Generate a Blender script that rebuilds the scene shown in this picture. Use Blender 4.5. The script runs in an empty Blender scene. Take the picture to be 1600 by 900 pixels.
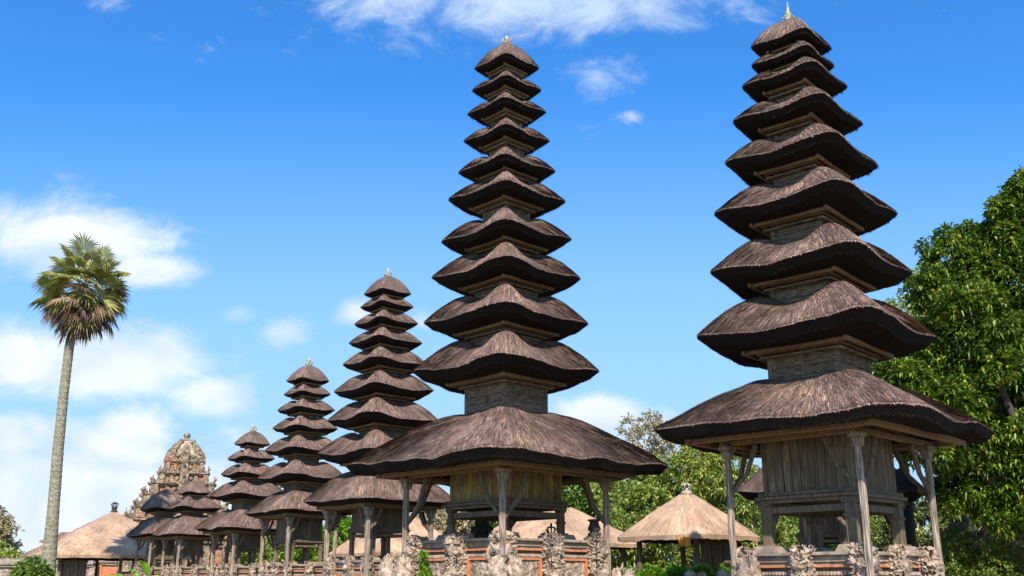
import bpy, math, random
import numpy as np
from mathutils import Vector, noise, Matrix
R = math.radians
S = bpy.context.scene
COL = S.collection
random.seed(7); rng = np.random.default_rng(11)

# ------------------------------------------------------------ camera, light
F = 1563.0; PITCH = R(16.39); EYE = 1.6
cam = bpy.data.cameras.new('camera'); cam.sensor_width = 36; cam.lens = F/1600*36
cam.clip_start = .1; cam.clip_end = 5000
co = bpy.data.objects.new('camera', cam); COL.objects.link(co)
co.location = (0, 0, EYE); co.rotation_euler = (R(90)+PITCH, 0, 0); S.camera = co
S.view_settings.view_transform = 'Standard'; S.view_settings.look = 'None'
S.view_settings.exposure = 0.5; S.view_settings.gamma = 1
SUN_EL, SUN_AZ = R(40), R(2)          # azimuth measured from straight behind the camera, + to the right
sd = Vector((math.sin(SUN_AZ)*math.cos(SUN_EL), -math.cos(SUN_AZ)*math.cos(SUN_EL), math.sin(SUN_EL)))
sl = bpy.data.lights.new('sun', 'SUN'); sl.energy = 5.0; sl.angle = R(.5); sl.color = (1, .95, .87)
so = bpy.data.objects.new('sun', sl); COL.objects.link(so); so.rotation_euler = sd.to_track_quat('Z', 'Y').to_euler()

def pdir(x, y):
    u = (450-y)/F; c, s = math.cos(PITCH), math.sin(PITCH)
    return Vector(((x-800)/F, c-u*s, s+u*c))
def at(x, y, Y):
    d = pdir(x, y); d *= Y/d.y
    return Vector((d.x, d.y, d.z+EYE))

world = bpy.data.worlds.new('World'); S.world = world; world.use_nodes = True
def build_world():
    nt = world.node_tree; N = nt.nodes; L = nt.links; N.clear()
    out = N.new('ShaderNodeOutputWorld')
    sky = N.new('ShaderNodeTexSky'); sky.sky_type = 'NISHITA'; sky.sun_disc = False
    sky.sun_elevation = SUN_EL; sky.sun_rotation = math.atan2(sd.x, sd.y)
    sky.air_density = 1.0; sky.dust_density = .6; sky.ozone_density = 2.5; sky.altitude = 100
    hs = N.new('ShaderNodeHueSaturation'); hs.inputs['Hue'].default_value = .498
    hs.inputs['Saturation'].default_value = 1.32; hs.inputs['Value'].default_value = 1.0
    L.new(sky.outputs[0], hs.inputs['Color'])
    tint = N.new('ShaderNodeMix'); tint.data_type = 'RGBA'; tint.blend_type = 'MULTIPLY'
    tint.inputs[0].default_value = 1; tint.inputs[7].default_value = (1.0, 1.26, 1.54, 1)
    L.new(hs.outputs[0], tint.inputs[6])
    bg = N.new('ShaderNodeBackground'); bg.inputs[1].default_value = .12
    L.new(tint.outputs[2], bg.inputs[0])
    tc = N.new('ShaderNodeTexCoord'); sp = N.new('ShaderNodeSeparateXYZ'); L.new(tc.outputs['Generated'], sp.inputs[0])
    def m(op, a, b=None, c=None, clamp=False):
        n = N.new('ShaderNodeMath'); n.operation = op; n.use_clamp = clamp
        for i, v in enumerate((a, b, c)):
            if v is None: continue
            if isinstance(v, (int, float)): n.inputs[i].default_value = v
            else: L.new(v, n.inputs[i])
        return n.outputs[0]
    y = m('MAXIMUM', sp.outputs[1], .05)
    gx = m('DIVIDE', sp.outputs[0], y); gz = m('DIVIDE', sp.outputs[2], y)
    cv = N.new('ShaderNodeCombineXYZ'); L.new(gx, cv.inputs[0]); L.new(m('MULTIPLY', gz, 1.5), cv.inputs[1]); L.new(m('MULTIPLY', gz, .3), cv.inputs[2])
    def ns(scale, det, rough, off):
        mp = N.new('ShaderNodeMapping'); mp.inputs['Location'].default_value = off; L.new(cv.outputs[0], mp.inputs[0])
        n = N.new('ShaderNodeTexNoise'); n.inputs['Scale'].default_value = scale; n.inputs['Detail'].default_value = det
        n.inputs['Roughness'].default_value = rough; n.inputs['Distortion'].default_value = .55
        L.new(mp.outputs[0], n.inputs['Vector']); return n.outputs[0]
    n1 = ns(4.5, 10, .62, (3, 1, 0)); n2 = ns(15, 10, .68, (0, 4, 2)); n3 = ns(7, 5, .5, (9, 2, 5))
    nn = m('ADD', m('MULTIPLY', n1, .6), m('MULTIPLY', n2, .4))
    blobs = [(800, 5, 330, 75, .80), (660, 60, 130, 60, .55), (950, 118, 75, 42, .62), (985, 182, 30, 16, .42), (240, 65, 30, 35, .22), (150, 8, 60, 20, .35),
             (90, 375, 170, 68, .85), (225, 425, 90, 32, .8), (20, 350, 80, 50, .7), (130, 575, 190, 62, 1.0), (20, 540, 80, 55, .9), (340, 620, 90, 38, .85),
             (205, 690, 60, 60, 1.3), (60, 720, 230, 70, .85), (120, 800, 330, 90, 1.15), (25, 745, 50, 24, 1.3), (30, 690, 55, 45, 1.2), (150, 760, 90, 40, 1.2),
             (452, 520, 45, 32, .68), (376, 487, 38, 18, .55), (560, 490, 40, 24, .65), (660, 500, 30, 22, .5), (930, 650, 60, 32, 1.0), (1000, 690, 120, 40, .8), (380, 690, 120, 40, .55), (620, 800, 400, 60, .7),
             (1900, 300, 250, 120, 1), (2200, 600, 300, 150, 1), (-400, 300, 280, 120, 1), (-350, 700, 300, 130, 1)]
    acc = None
    for (bx, by, rx, ry, a) in blobs:
        d = pdir(bx, by); cx, cz = d.x/d.y, d.z/d.y
        dx = m('MULTIPLY', m('SUBTRACT', gx, cx), F/rx); dz = m('MULTIPLY', m('SUBTRACT', gz, cz), F/ry)
        r2 = m('ADD', m('MULTIPLY', dx, dx), m('MULTIPLY', dz, dz))
        v = m('MULTIPLY', m('EXPONENT', m('MULTIPLY', r2, -.8)), a)
        acc = v if acc is None else m('MAXIMUM', acc, v)
    den = m('ADD', acc, m('MULTIPLY', m('SUBTRACT', nn, .5), 2.3))
    mr = N.new('ShaderNodeMapRange'); mr.interpolation_type = 'SMOOTHSTEP'
    for i, v in ((1, .22), (2, .86), (3, 0), (4, .96)): mr.inputs[i].default_value = v
    L.new(den, mr.inputs[0])
    haze = N.new('ShaderNodeMapRange'); haze.interpolation_type = 'SMOOTHSTEP'
    for i, v in ((1, .55), (2, .05), (3, 0), (4, .9)): haze.inputs[i].default_value = v
    L.new(gz, haze.inputs[0])
    fac = mr.outputs[0]
    hb_ = N.new('ShaderNodeBackground'); hb_.inputs[0].default_value = (.30, .475, .68, 1); hb_.inputs[1].default_value = 1
    hm = N.new('ShaderNodeMixShader'); L.new(haze.outputs[0], hm.inputs[0]); L.new(bg.outputs[0], hm.inputs[1]); L.new(hb_.outputs[0], hm.inputs[2])
    cr = N.new('ShaderNodeMapRange'); 
    for i, v in ((1, .38), (2, .62), (3, 0), (4, 1)): cr.inputs[i].default_value = v
    L.new(n3, cr.inputs[0])
    cm = N.new('ShaderNodeMix'); cm.data_type = 'RGBA'; L.new(cr.outputs[0], cm.inputs[0])
    cm.inputs[6].default_value = (.50, .63, .80, 1); cm.inputs[7].default_value = (.76, .80, .85, 1)
    cb = N.new('ShaderNodeBackground'); L.new(cm.outputs[2], cb.inputs[0]); cb.inputs[1].default_value = .93
    mx = N.new('ShaderNodeMixShader'); L.new(fac, mx.inputs[0]); L.new(hm.outputs[0], mx.inputs[1]); L.new(cb.outputs[0], mx.inputs[2])
    L.new(mx.outputs[0], out.inputs[0])
build_world()

# ------------------------------------------------------------ materials
def newmat(name):
    m = bpy.data.materials.new(name); m.use_nodes = True
    nt = m.node_tree; b = nt.nodes['Principled BSDF']; return m, nt, b
def ramp(nt, fac, cols):
    r = nt.nodes.new('ShaderNodeValToRGB'); e = r.color_ramp.elements
    while len(e) < len(cols): e.new(.5)
    for i, (p, c) in enumerate(cols): e[i].position = p; e[i].color = (*c, 1)
    nt.links.new(fac, r.inputs[0]); return r.outputs[0]
def noi(nt, vec, scale, det=5, rough=.6, stretch=None, dist=0):
    if stretch:
        mp = nt.nodes.new('ShaderNodeMapping'); mp.inputs['Scale'].default_value = stretch; nt.links.new(vec, mp.inputs[0]); vec = mp.outputs[0]
    n = nt.nodes.new('ShaderNodeTexNoise'); n.inputs['Scale'].default_value = scale; n.inputs['Detail'].default_value = det
    n.inputs['Roughness'].default_value = rough; n.inputs['Distortion'].default_value = dist; nt.links.new(vec, n.inputs['Vector']); return n.outputs[0]
def mixc(nt, f, a, b, mode='MIX'):
    n = nt.nodes.new('ShaderNodeMix'); n.data_type = 'RGBA'; n.blend_type = mode
    for i, v in ((0, f), (6, a), (7, b)):
        if isinstance(v, (int, float)): n.inputs[i].default_value = v
        elif isinstance(v, tuple): n.inputs[i].default_value = (*v, 1)
        else: nt.links.new(v, n.inputs[i])
    return n.outputs[2]
def mth(nt, op, a, b):
    n = nt.nodes.new('ShaderNodeMath'); n.operation = op
    for i, v in enumerate((a, b)):
        if isinstance(v, (int, float)): n.inputs[i].default_value = v
        else: nt.links.new(v, n.inputs[i])
    return n.outputs[0]
def bump(nt, b, h, strength=.5, dist=.02):
    n = nt.nodes.new('ShaderNodeBump'); n.inputs['Strength'].default_value = strength; n.inputs['Distance'].default_value = dist
    nt.links.new(h, n.inputs['Height']); nt.links.new(n.outputs[0], b.inputs['Normal'])
def tone(nt):
    a = nt.nodes.new('ShaderNodeAttribute'); a.attribute_name = 'tone'; return a.outputs['Fac']
def obc(nt): return nt.nodes.new('ShaderNodeTexCoord').outputs['Object']
def rnd(nt): return nt.nodes.new('ShaderNodeObjectInfo').outputs['Random']

def thatch_mat(name, dark, mid, light, stain):
    m, nt, b = newmat(name)
    uv = nt.nodes.new('ShaderNodeUVMap').outputs[0]; ob = obc(nt)
    st = noi(nt, uv, 1, 4, .75, (13, .9, 1)); st2 = noi(nt, uv, 1, 4, .75, (48, 2.2, 1)); bl = noi(nt, ob, 2.2, 5, .65); bl2 = noi(nt, ob, .9, 4, .6)
    f = mth(nt, 'ADD', mth(nt, 'MULTIPLY', st, .55), mth(nt, 'MULTIPLY', st2, .45))
    c = ramp(nt, f, [(.36, dark), (.5, mid), (.64, light)])
    c = mixc(nt, ramp(nt, bl, [(.42, (0, 0, 0)), (.75, (.55, .55, .55))]), c, stain)
    c = mixc(nt, 1.0, c, ramp(nt, bl2, [(.32, (.72, .70, .66)), (.5, (1, 1, 1)), (.68, (1.35, 1.33, 1.28))]), 'MULTIPLY')
    t = tone(nt)
    c = mixc(nt, 1.0, c, ramp(nt, t, [(0, (.35, .34, .33)), (.5, (1, 1, 1)), (1, (2.2, 2.15, 2.1))]), 'MULTIPLY')
    nt.links.new(c, b.inputs['Base Color']); b.inputs['Roughness'].default_value = .75
    b.inputs['Specular IOR Level'].default_value = .3
    bump(nt, b, f, 1.0, .05); return m
def simple(name, cols, scale=6, rough=.85, stretch=None, bs=.5, bd=.01, det=6, spec=.3, coord='o', usetone=False, blot=None):
    m, nt, b = newmat(name); v = obc(nt)
    n = noi(nt, v, scale, det, .65, stretch)
    c = ramp(nt, n, cols)
    if blot:
        n2 = noi(nt, v, blot[0], 5, .6); c = mixc(nt, ramp(nt, n2, [(blot[1], (0, 0, 0)), (blot[1]+.15, (blot[3],)*3)]), c, blot[2])
    if usetone: c = mixc(nt, 1.0, c, ramp(nt, tone(nt), [(0, (.45, .45, .45)), (.5, (1, 1, 1)), (1, (1.6, 1.6, 1.6))]), 'MULTIPLY')
    nt.links.new(c, b.inputs['Base Color']); b.inputs['Roughness'].default_value = rough
    b.inputs['Specular IOR Level'].default_value = spec
    if bs: bump(nt, b, n, bs, bd)
    return m
def leafmat(name, c0, c1, c2, rough=.45, trans=.3):
    m, nt, b = newmat(name)
    c = ramp(nt, tone(nt), [(0, c0), (.5, c1), (1, c2)])
    nt.links.new(c, b.inputs['Base Color']); b.inputs['Roughness'].default_value = rough; b.inputs['Specular IOR Level'].default_value = .45
    tr = nt.nodes.new('ShaderNodeBsdfTranslucent'); nt.links.new(c, tr.inputs[0])
    mx = nt.nodes.new('ShaderNodeMixShader'); mx.inputs[0].default_value = trans
    nt.links.new(b.outputs[0], mx.inputs[1]); nt.links.new(tr.outputs[0], mx.inputs[2]); nt.links.new(mx.outputs[0], nt.nodes['Material Output'].inputs[0])
    return m

TH = thatch_mat('dark_thatch', (.052, .029, .020), (.150, .094, .069), (.36, .255, .195), (.088, .046, .030))
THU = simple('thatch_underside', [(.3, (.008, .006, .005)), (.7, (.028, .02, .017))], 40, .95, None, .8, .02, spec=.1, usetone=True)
TT = thatch_mat('tan_thatch', (.29, .165, .09), (.50, .315, .19), (.68, .485, .33), (.36, .205, .115))
WOOD = simple('weathered_wood', [(.34, (.065, .042, .025)), (.5, (.14, .096, .06)), (.70, (.27, .20, .135))], 3, .85, (11, 11, .8), .35, .01, usetone=True, blot=(1.6, .5, (.13, .10, .05), .6))
WOODO = simple('ochre_lichen_wood', [(.36, (.11, .07, .025)), (.5, (.28, .19, .07)), (.66, (.45, .33, .14))], 3, .85, (14, 14, 1.0), .6, .01, usetone=True, blot=(1.6, .5, (.11, .09, .05), .7))
WOODG = simple('grey_board_wood', [(.36, (.06, .038, .022)), (.5, (.155, .108, .068)), (.66, (.30, .225, .15))], 3, .85, (2, 2, 16.0), .6, .01, usetone=True)
POST = simple('bleached_post_wood', [(.36, (.085, .056, .038)), (.5, (.25, .18, .13)), (.66, (.48, .385, .30))], 3, .8, (16, 16, .8), .8, .012, usetone=True)
BEAM = simple('pale_beam_wood', [(.3, (.14, .08, .036)), (.6, (.27, .17, .085)), (.8, (.38, .26, .145))], 4, .8, (3, 3, 6), .4, .01)
STONE = simple('carved_grey_stone', [(.36, (.12, .078, .05)), (.5, (.33, .24, .17)), (.66, (.55, .43, .33))], 9, .92, None, .8, .015, usetone=True, blot=(1.7, .52, (.12, .10, .08), .7))
COPE = simple('dressed_stone', [(.3, (.15, .105, .07)), (.5, (.29, .22, .16)), (.7, (.42, .33, .25))], 7, .9, None, .5, .008, usetone=True, blot=(2.2, .5, (.13, .11, .09), .7))
BLACK = simple('black_stone_niche_shade', [(.3, (.02, .018, .016)), (.6, (.055, .05, .045)), (.8, (.1, .09, .08))], 9, .8, None, .7, .01)
BRICK = simple('orange_brick', [(.3, (.33, .10, .04)), (.5, (.50, .17, .07)), (.7, (.60, .25, .12))], 12, .85, None, .4, .006, blot=(3, .55, (.25, .12, .08), .6))
GILT = simple('pale_carved_finial', [(.3, (.10, .085, .04)), (.5, (.38, .32, .17)), (.7, (.68, .60, .40))], 20, .6, None, .5, .01)
BARK = simple('tree_bark', [(.3, (.035, .026, .02)), (.6, (.09, .07, .05)), (.8, (.16, .13, .10))], 8, .95, (4, 4, 1), .9, .02)
PBARK = simple('pale_bark', [(.3, (.2, .17, .13)), (.6, (.38, .34, .28)), (.8, (.5, .46, .4))], 8, .9, (4, 4, 1), .6, .01)
CLOTHO = simple('orange_cloth', [(.3, (.6, .22, .02)), (.7, (.75, .33, .04))], 4, .8, None, .2, .01)
CLOTHY = simple('yellow_cloth', [(.3, (.7, .5, .05)), (.7, (.8, .62, .1))], 4, .8, None, .2, .01)
GRASS = simple('dry_ground', [(.3, (.10, .085, .045)), (.5, (.19, .15, .09)), (.7, (.28, .22, .14))], 3, .95, None, .6, .03)
LEAF = leafmat('broad_leaf', (.018, .05, .006), (.10, .185, .016), (.42, .47, .05), .36)
HEDGE = leafmat('hedge_leaf', (.05, .10, .018), (.21, .30, .045), (.54, .54, .13), .5)
DRYL = leafmat('dry_leaf', (.14, .12, .045), (.36, .29, .13), (.60, .50, .30), .6)
LIME = leafmat('lime_leaf', (.09, .20, .015), (.28, .50, .025), (.62, .78, .09), .4, .45)
DARKL = leafmat('dark_leaf', (.025, .07, .012), (.11, .22, .03), (.28, .38, .07), .4)
PALMG = leafmat('palm_green', (.10, .14, .03), (.36, .37, .085), (.72, .64, .26), .5)
PALMD = leafmat('palm_dead', (.07, .04, .028), (.26, .16, .095), (.58, .42, .28), .7)
REDL = leafmat('reddish_leaf', (.10, .05, .03), (.22, .12, .06), (.35, .2, .1), .6)

# ------------------------------------------------------------ builders
class MB:
    def __init__(s): s.v = []; s.f = []; s.t = []; s.m = []; s.uv = []
    def add(s, vs, fs, tone=.5, mi=0, uvs=None):
        o = len(s.v); s.v += [tuple(a) for a in vs]
        for k, f in enumerate(fs):
            s.f.append([i+o for i in f]); s.t.append(tone if not isinstance(tone, (list, np.ndarray)) else tone[k]); s.m.append(mi)
            s.uv += ([uvs[i] for i in f] if uvs is not None else [(0, 0)]*len(f))
    def box(s, c, d, rz=0, tone=.5, mi=0, taper=1):
        hx, hy, hz = d[0]/2, d[1]/2, d[2]/2; vs = []
        for z, k in ((-hz, 1), (hz, taper)):
            for x, y in ((-hx, -hy), (hx, -hy), (hx, hy), (-hx, hy)):
                x2, y2 = x*k, y*k
                vs.append((c[0]+x2*math.cos(rz)-y2*math.sin(rz), c[1]+x2*math.sin(rz)+y2*math.cos(rz), c[2]+z))
        s.add(vs, [(3, 2, 1, 0), (4, 5, 6, 7), (0, 1, 5, 4), (1, 2, 6, 5), (2, 3, 7, 6), (3, 0, 4, 7)], tone, mi)
    def tube(s, pts, rad, n=8, tone=.5, mi=0, wob=0, flat=1):
        pts = [Vector(p) for p in pts]; vs = []
        up = Vector((0, 0, 1))
        for i, p in enumerate(pts):
            t = (pts[min(i+1, len(pts)-1)]-pts[max(i-1, 0)]).normalized()
            a = t.cross(up if abs(t.z) < .95 else Vector((1, 0, 0))).normalized(); b = t.cross(a)
            for k in range(n):
                an = 2*math.pi*(k+.5)/n; r = rad[i]*(1+wob*(random.random()-.5))
                vs.append(p+a*math.cos(an)*r+b*math.sin(an)*r*flat)
        fs = [(i*n+k, i*n+(k+1) % n, (i+1)*n+(k+1) % n, (i+1)*n+k) for i in range(len(pts)-1) for k in range(n)]
        fs += [tuple(range(n))[::-1], tuple((len(pts)-1)*n+k for k in range(n))]
        s.add(vs, fs, tone, mi)
    def lathe(s, prof, c=(0, 0, 0), n=12, tone=.5, mi=0, sq=False):
        vs = [(c[0]+r*math.cos(2*math.pi*(k+.5)/n), c[1]+r*math.sin(2*math.pi*(k+.5)/n), c[2]+z) for r, z in prof for k in range(n)]
        fs = [(i*n+k, i*n+(k+1) % n, (i+1)*n+(k+1) % n, (i+1)*n+k) for i in range(len(prof)-1) for k in range(n)]
        fs += [tuple(range(n))[::-1], tuple((len(prof)-1)*n+k for k in range(n))]
        s.add(vs, fs, tone, mi)
    def build(s, name, mats, parent=None, smooth=False, bevel=0):
        me = bpy.data.meshes.new(name); me.from_pydata(s.v, [], s.f)
        for m in (mats if isinstance(mats, (list, tuple)) else [mats]): me.materials.append(m)
        me.polygons.foreach_set('material_index', s.m)
        a = me.attributes.new('tone', 'FLOAT', 'FACE'); a.data.foreach_set('value', np.array(s.t, dtype=np.float32))
        u = me.uv_layers.new(name='UVMap'); u.data.foreach_set('uv', np.array(s.uv, dtype=np.float32).ravel())
        if smooth: me.polygons.foreach_set('use_smooth', [True]*len(s.f))
        o = bpy.data.objects.new(name, me); COL.objects.link(o)
        if parent: o.parent = parent
        if bevel:
            b = o.modifiers.new('bevel', 'BEVEL'); b.width = bevel; b.segments = 1; b.limit_method = 'ANGLE'
        return o
def npmesh(name, V, Fq, tones, mat, parent=None, n=3, smooth=False):
    me = bpy.data.meshes.new(name); V = np.asarray(V, np.float32); Fq = np.asarray(Fq, np.int32)
    me.vertices.add(len(V)); me.vertices.foreach_set('co', V.ravel())
    me.loops.add(Fq.size); me.loops.foreach_set('vertex_index', Fq.ravel())
    me.polygons.add(len(Fq)); me.polygons.foreach_set('loop_start', np.arange(0, Fq.size, n, dtype=np.int32))
    me.polygons.foreach_set('loop_total', np.full(len(Fq), n, np.int32))
    a = me.attributes.new('tone', 'FLOAT', 'FACE'); a.data.foreach_set('value', np.asarray(tones, np.float32))
    me.update(calc_edges=True); me.validate(); me.materials.append(mat)
    o = bpy.data.objects.new(name, me); COL.objects.link(o)
    if parent: o.parent = parent
    return o
def thing(name, label, cat, loc, rz=0, group=None):
    o = bpy.data.objects.new(name, None); COL.objects.link(o); o.location = loc; o.rotation_euler = (0, 0, rz)
    o.empty_display_size = .2; o['label'] = label; o['category'] = cat
    if group: o['group'] = group
    return o
def tag(o, label, cat, group=None):
    o['label'] = label; o['category'] = cat
    if group: o['group'] = group
    return o

# ---- ground
g = MB(); n = 40
xs = np.linspace(-1500, 1500, n)
g.add([(x, y, 0) for y in xs for x in xs], [(j*n+i, j*n+i+1, (j+1)*n+i+1, (j+1)*n+i) for j in range(n-1) for i in range(n-1)])
go = g.build('ground', GRASS); go['kind'] = 'structure'

# ---- thatch roof (local frame, axis at origin, half diagonal s)
def roof_mesh(s, sw, ze, H, bul, zb, sb, sag, strands, cap=False, fr=1.0, seed=0, thick=.06, swr=.006):
    r = random.Random(seed); mb = MB(); NA, NR = 120, 14
    def sq(th, n):
        c, q = math.cos(th), math.sin(th); k = (abs(c)**n+abs(q)**n)**(-1/n)
        return c*k, q*k
    ca = 2**(-1/9.0)
    nx_ = 8.5 if s < 2.3 else 15; hs = s/math.sqrt(2)*2**(1/nx_)*.99; hw = sw/math.sqrt(2)
    nz = seed*7.31; tx, ty = r.uniform(-.014, .014), r.uniform(-.014, .014); yw = r.uniform(-.022, .022)
    def cor(th):
        return math.sin(2*th)**2
    def P(th, rho, lift=0):
        ex, ey = sq(th, nx_); wx, wy = sq(th, 9 if not cap else 3)
        j = 1+.012*noise.noise(Vector((math.cos(th)*2.3, math.sin(th)*2.3, nz)))
        x = wx*hw*(1-rho)+ex*hs*rho*j; y = wy*hw*(1-rho)+ey*hs*rho*j
        c = cor(th)
        if cap: z = H*(.6*(1-rho**1.0)+.4*(1-rho**2.2))+.05*s*(c**2)*math.sin(math.pi*rho)
        else: z = H*(1-rho**(1.35 if s < 2.5 else 1.12))+bul*(c**2.2)*4*(rho**.6)*(1-rho**.6)
        z += -sag*(1-c**1.3)*rho**2+ze
        z += .018*s*rho*noise.noise(Vector((math.cos(th)*2.6, math.sin(th)*2.6, nz+9)))+.010*s*noise.noise(Vector((x*3, y*3, nz)))+.02*noise.noise(Vector((x*1.2, y*1.2, nz+4)))*s*rho
        x, y = x*math.cos(yw)-y*math.sin(yw), x*math.sin(yw)+y*math.cos(yw)
        return Vector((x, y, z+lift+(tx*x+ty*y)*(1 if s < 2.5 else .4)))
    ths = [2*math.pi*(k)/NA for k in range(NA)]
    # surface
    vs = []; uv = []
    per = 8*hs
    rows = [i/NR for i in range(NR+1)]
    for rho in rows:
        for k in range(NA+1):
            th = ths[k % NA]; vs.append(P(th, rho)); uv.append((per*k/NA, rho*s))
    def addgrid(vs, nr, mi, uvs=None, tone=.5, flip=False):
        w = NA+1; fs = []
        for i in range(nr-1):
            for k in range(NA):
                q = (i*w+k, (i+1)*w+k, (i+1)*w+k+1, i*w+k+1)
                fs.append(q if not flip else q[::-1])
        mb.add(vs, fs, tone, mi, uvs)
    addgrid(vs, len(rows), 0, uv)
    # rim + cut + soffit
    v2 = []; uv2 = []; ins = .10 if s < 2.5 else .05
    for j in range(5):
        for k in range(NA+1):
            th = ths[k % NA]; p = P(th, 1); rag = 1+.5*noise.noise(Vector((k*1.7, nz, 0))) if k < NA else 1+.5*noise.noise(Vector((0, nz, 0)))
            bx, by = sq(th, 30)
            if j == 0: q = p
            elif j == 1: q = Vector((p.x*1.001, p.y*1.001, p.z-.012-.01*rag))
            elif j == 2: q = Vector((p.x*(1-ins), p.y*(1-ins), p.z-thick*(.95+.15*rag)))
            elif j == 3:
                w = sb*.97/math.sqrt(2); q = Vector((bx*w, by*w, zb+.02))
            else:
                w = sw*.9/math.sqrt(2)+.01; q = Vector((bx*w, by*w, min(zb+.3*H+.1, ze+H*.8)))
            v2.append(q); uv2.append((per*k/NA, s+j*.05))
    w = NA+1
    for i in range(4):
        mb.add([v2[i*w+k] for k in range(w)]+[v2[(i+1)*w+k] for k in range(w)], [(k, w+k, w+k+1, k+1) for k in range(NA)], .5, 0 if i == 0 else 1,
               [uv2[i*w+k] for k in range(w)]+[uv2[(i+1)*w+k] for k in range(w)])
    # loose strands lying down the slope
    for _ in range(strands):
        th = r.random()*2*math.pi
        # uniform along the square perimeter
        side = r.randrange(4); tt = r.uniform(-1, 1); th = math.atan2(1, tt)+side*math.pi/2
        rho = math.sqrt(r.random()); L = r.uniform(.2, .75)/s; r1 = min(rho+L, 1.0)
        if r1-rho < .02: continue
        dth = r.gauss(0, .012); l0 = r.uniform(.0, .008); l1 = r.uniform(.006, .022)
        a = P(th, rho, l0); b = P(th+dth, r1, l1); wv = (b-a).cross(Vector((0, 0, 1)))
        if wv.length < 1e-5: continue
        wv.normalize(); wv *= swr*r.uniform(.45, 1.1)
        t = r.choice((r.uniform(.0, .35), r.uniform(.4, .7), r.uniform(.7, 1.0)))
        mb.add([a-wv, a+wv, b+wv*.4, b-wv*.4], [(0, 1, 2, 3)], t, 0, [(th*3, rho*s), (th*3+.01, rho*s), (th*3+.01, r1*s), (th*3, r1*s)])
    # fringe at the eave
    nf = int(per*170*fr)
    for k in range(nf):
        side = r.randrange(4); tt = r.uniform(-1, 1); th = math.atan2(1, tt)+side*math.pi/2
        a = P(th, .985, .004); b0 = P(th, 1.0); ou = Vector((b0.x, b0.y, 0)).normalized()
        clump = .5+.9*noise.noise(Vector((th*30, nz, 1)))
        ln = max(.008, r.uniform(.006, .028)*(1+clump))*(.5+.5*fr if fr < 1 else 1)
        b = b0+ou*r.uniform(.0, .03)+Vector((r.gauss(0, .008), r.gauss(0, .008), -ln))
        tn = Vector((-ou.y, ou.x, 0))*swr*r.uniform(.6, 1.5)
        low = r.random() < .55
        if low:
            a = Vector((b0.x*(1-ins*.9), b0.y*(1-ins*.9), b0.z-thick*.75)); b = a+Vector((r.gauss(0, .008), r.gauss(0, .008), -ln*1.3-.02))+ou*r.uniform(-.01, .02)
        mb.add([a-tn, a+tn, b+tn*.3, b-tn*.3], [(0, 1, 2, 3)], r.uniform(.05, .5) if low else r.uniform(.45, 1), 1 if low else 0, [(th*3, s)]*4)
    return mb

def ring(mb, hs, z, w, h, tone=.5, mi=0, ext=0):
    # four boards round a square of half side hs; two run past the corners
    mb.box((0, -hs, z), (2*hs+w+2*ext, w, h), 0, tone, mi); mb.box((0, hs, z), (2*hs+w+2*ext, w, h), 0, tone, mi)
    mb.box((-hs, 0, z+.002), (w-.006, 2*hs-w-.004, h-.004), 0, tone, mi); mb.box((hs, 0, z+.002), (w-.006, 2*hs-w-.004, h-.004), 0, tone, mi)

def plank_walls(mb, hs, z0, z1, pw, seed, horiz=False, frame=.07, split=True):
    r = random.Random(seed); h = z1-z0
    mb.box((0, 0, (z0+z1)/2), (2*hs-.05, 2*hs-.05, h-.01), 0, .25)
    for fx in range(4):
        M_ = Matrix.Rotation(fx*math.pi/2, 4, 'Z')
        def bx(cx, cy, cz, dx, dy, dz, t):
            c = M_ @ Vector((cx, cy, cz)); mb.box(c, (dx, dy, dz), fx*math.pi/2, t)
        if horiz:
            k = max(1, int(h/.16)); 
            for i in range(k): bx(0, -hs+.022, z0+(i+.5)*h/k, 2*hs-.06, .02+r.uniform(0, .012), h/k-.012, r.uniform(.35, .7))
            bx(0, -hs+.03, (z0+z1)/2, .07, .07, h-.006, .5)
        else:
            k = max(3, int(2*hs/pw)); pwid = (2*hs-2*frame)/k
            for i in range(k): bx(-hs+frame+(i+.5)*pwid, -hs+.02, (z0+z1)/2, pwid-.012, .024+r.uniform(0, .02), h-.02, r.uniform(.3, .75))
    for sx in (-1, 1):
        for sy in (-1, 1): mb.box((sx*(hs-.03), sy*(hs-.03), (z0+z1)/2), (.085, .085, h+.004), 0, .55)

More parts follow.
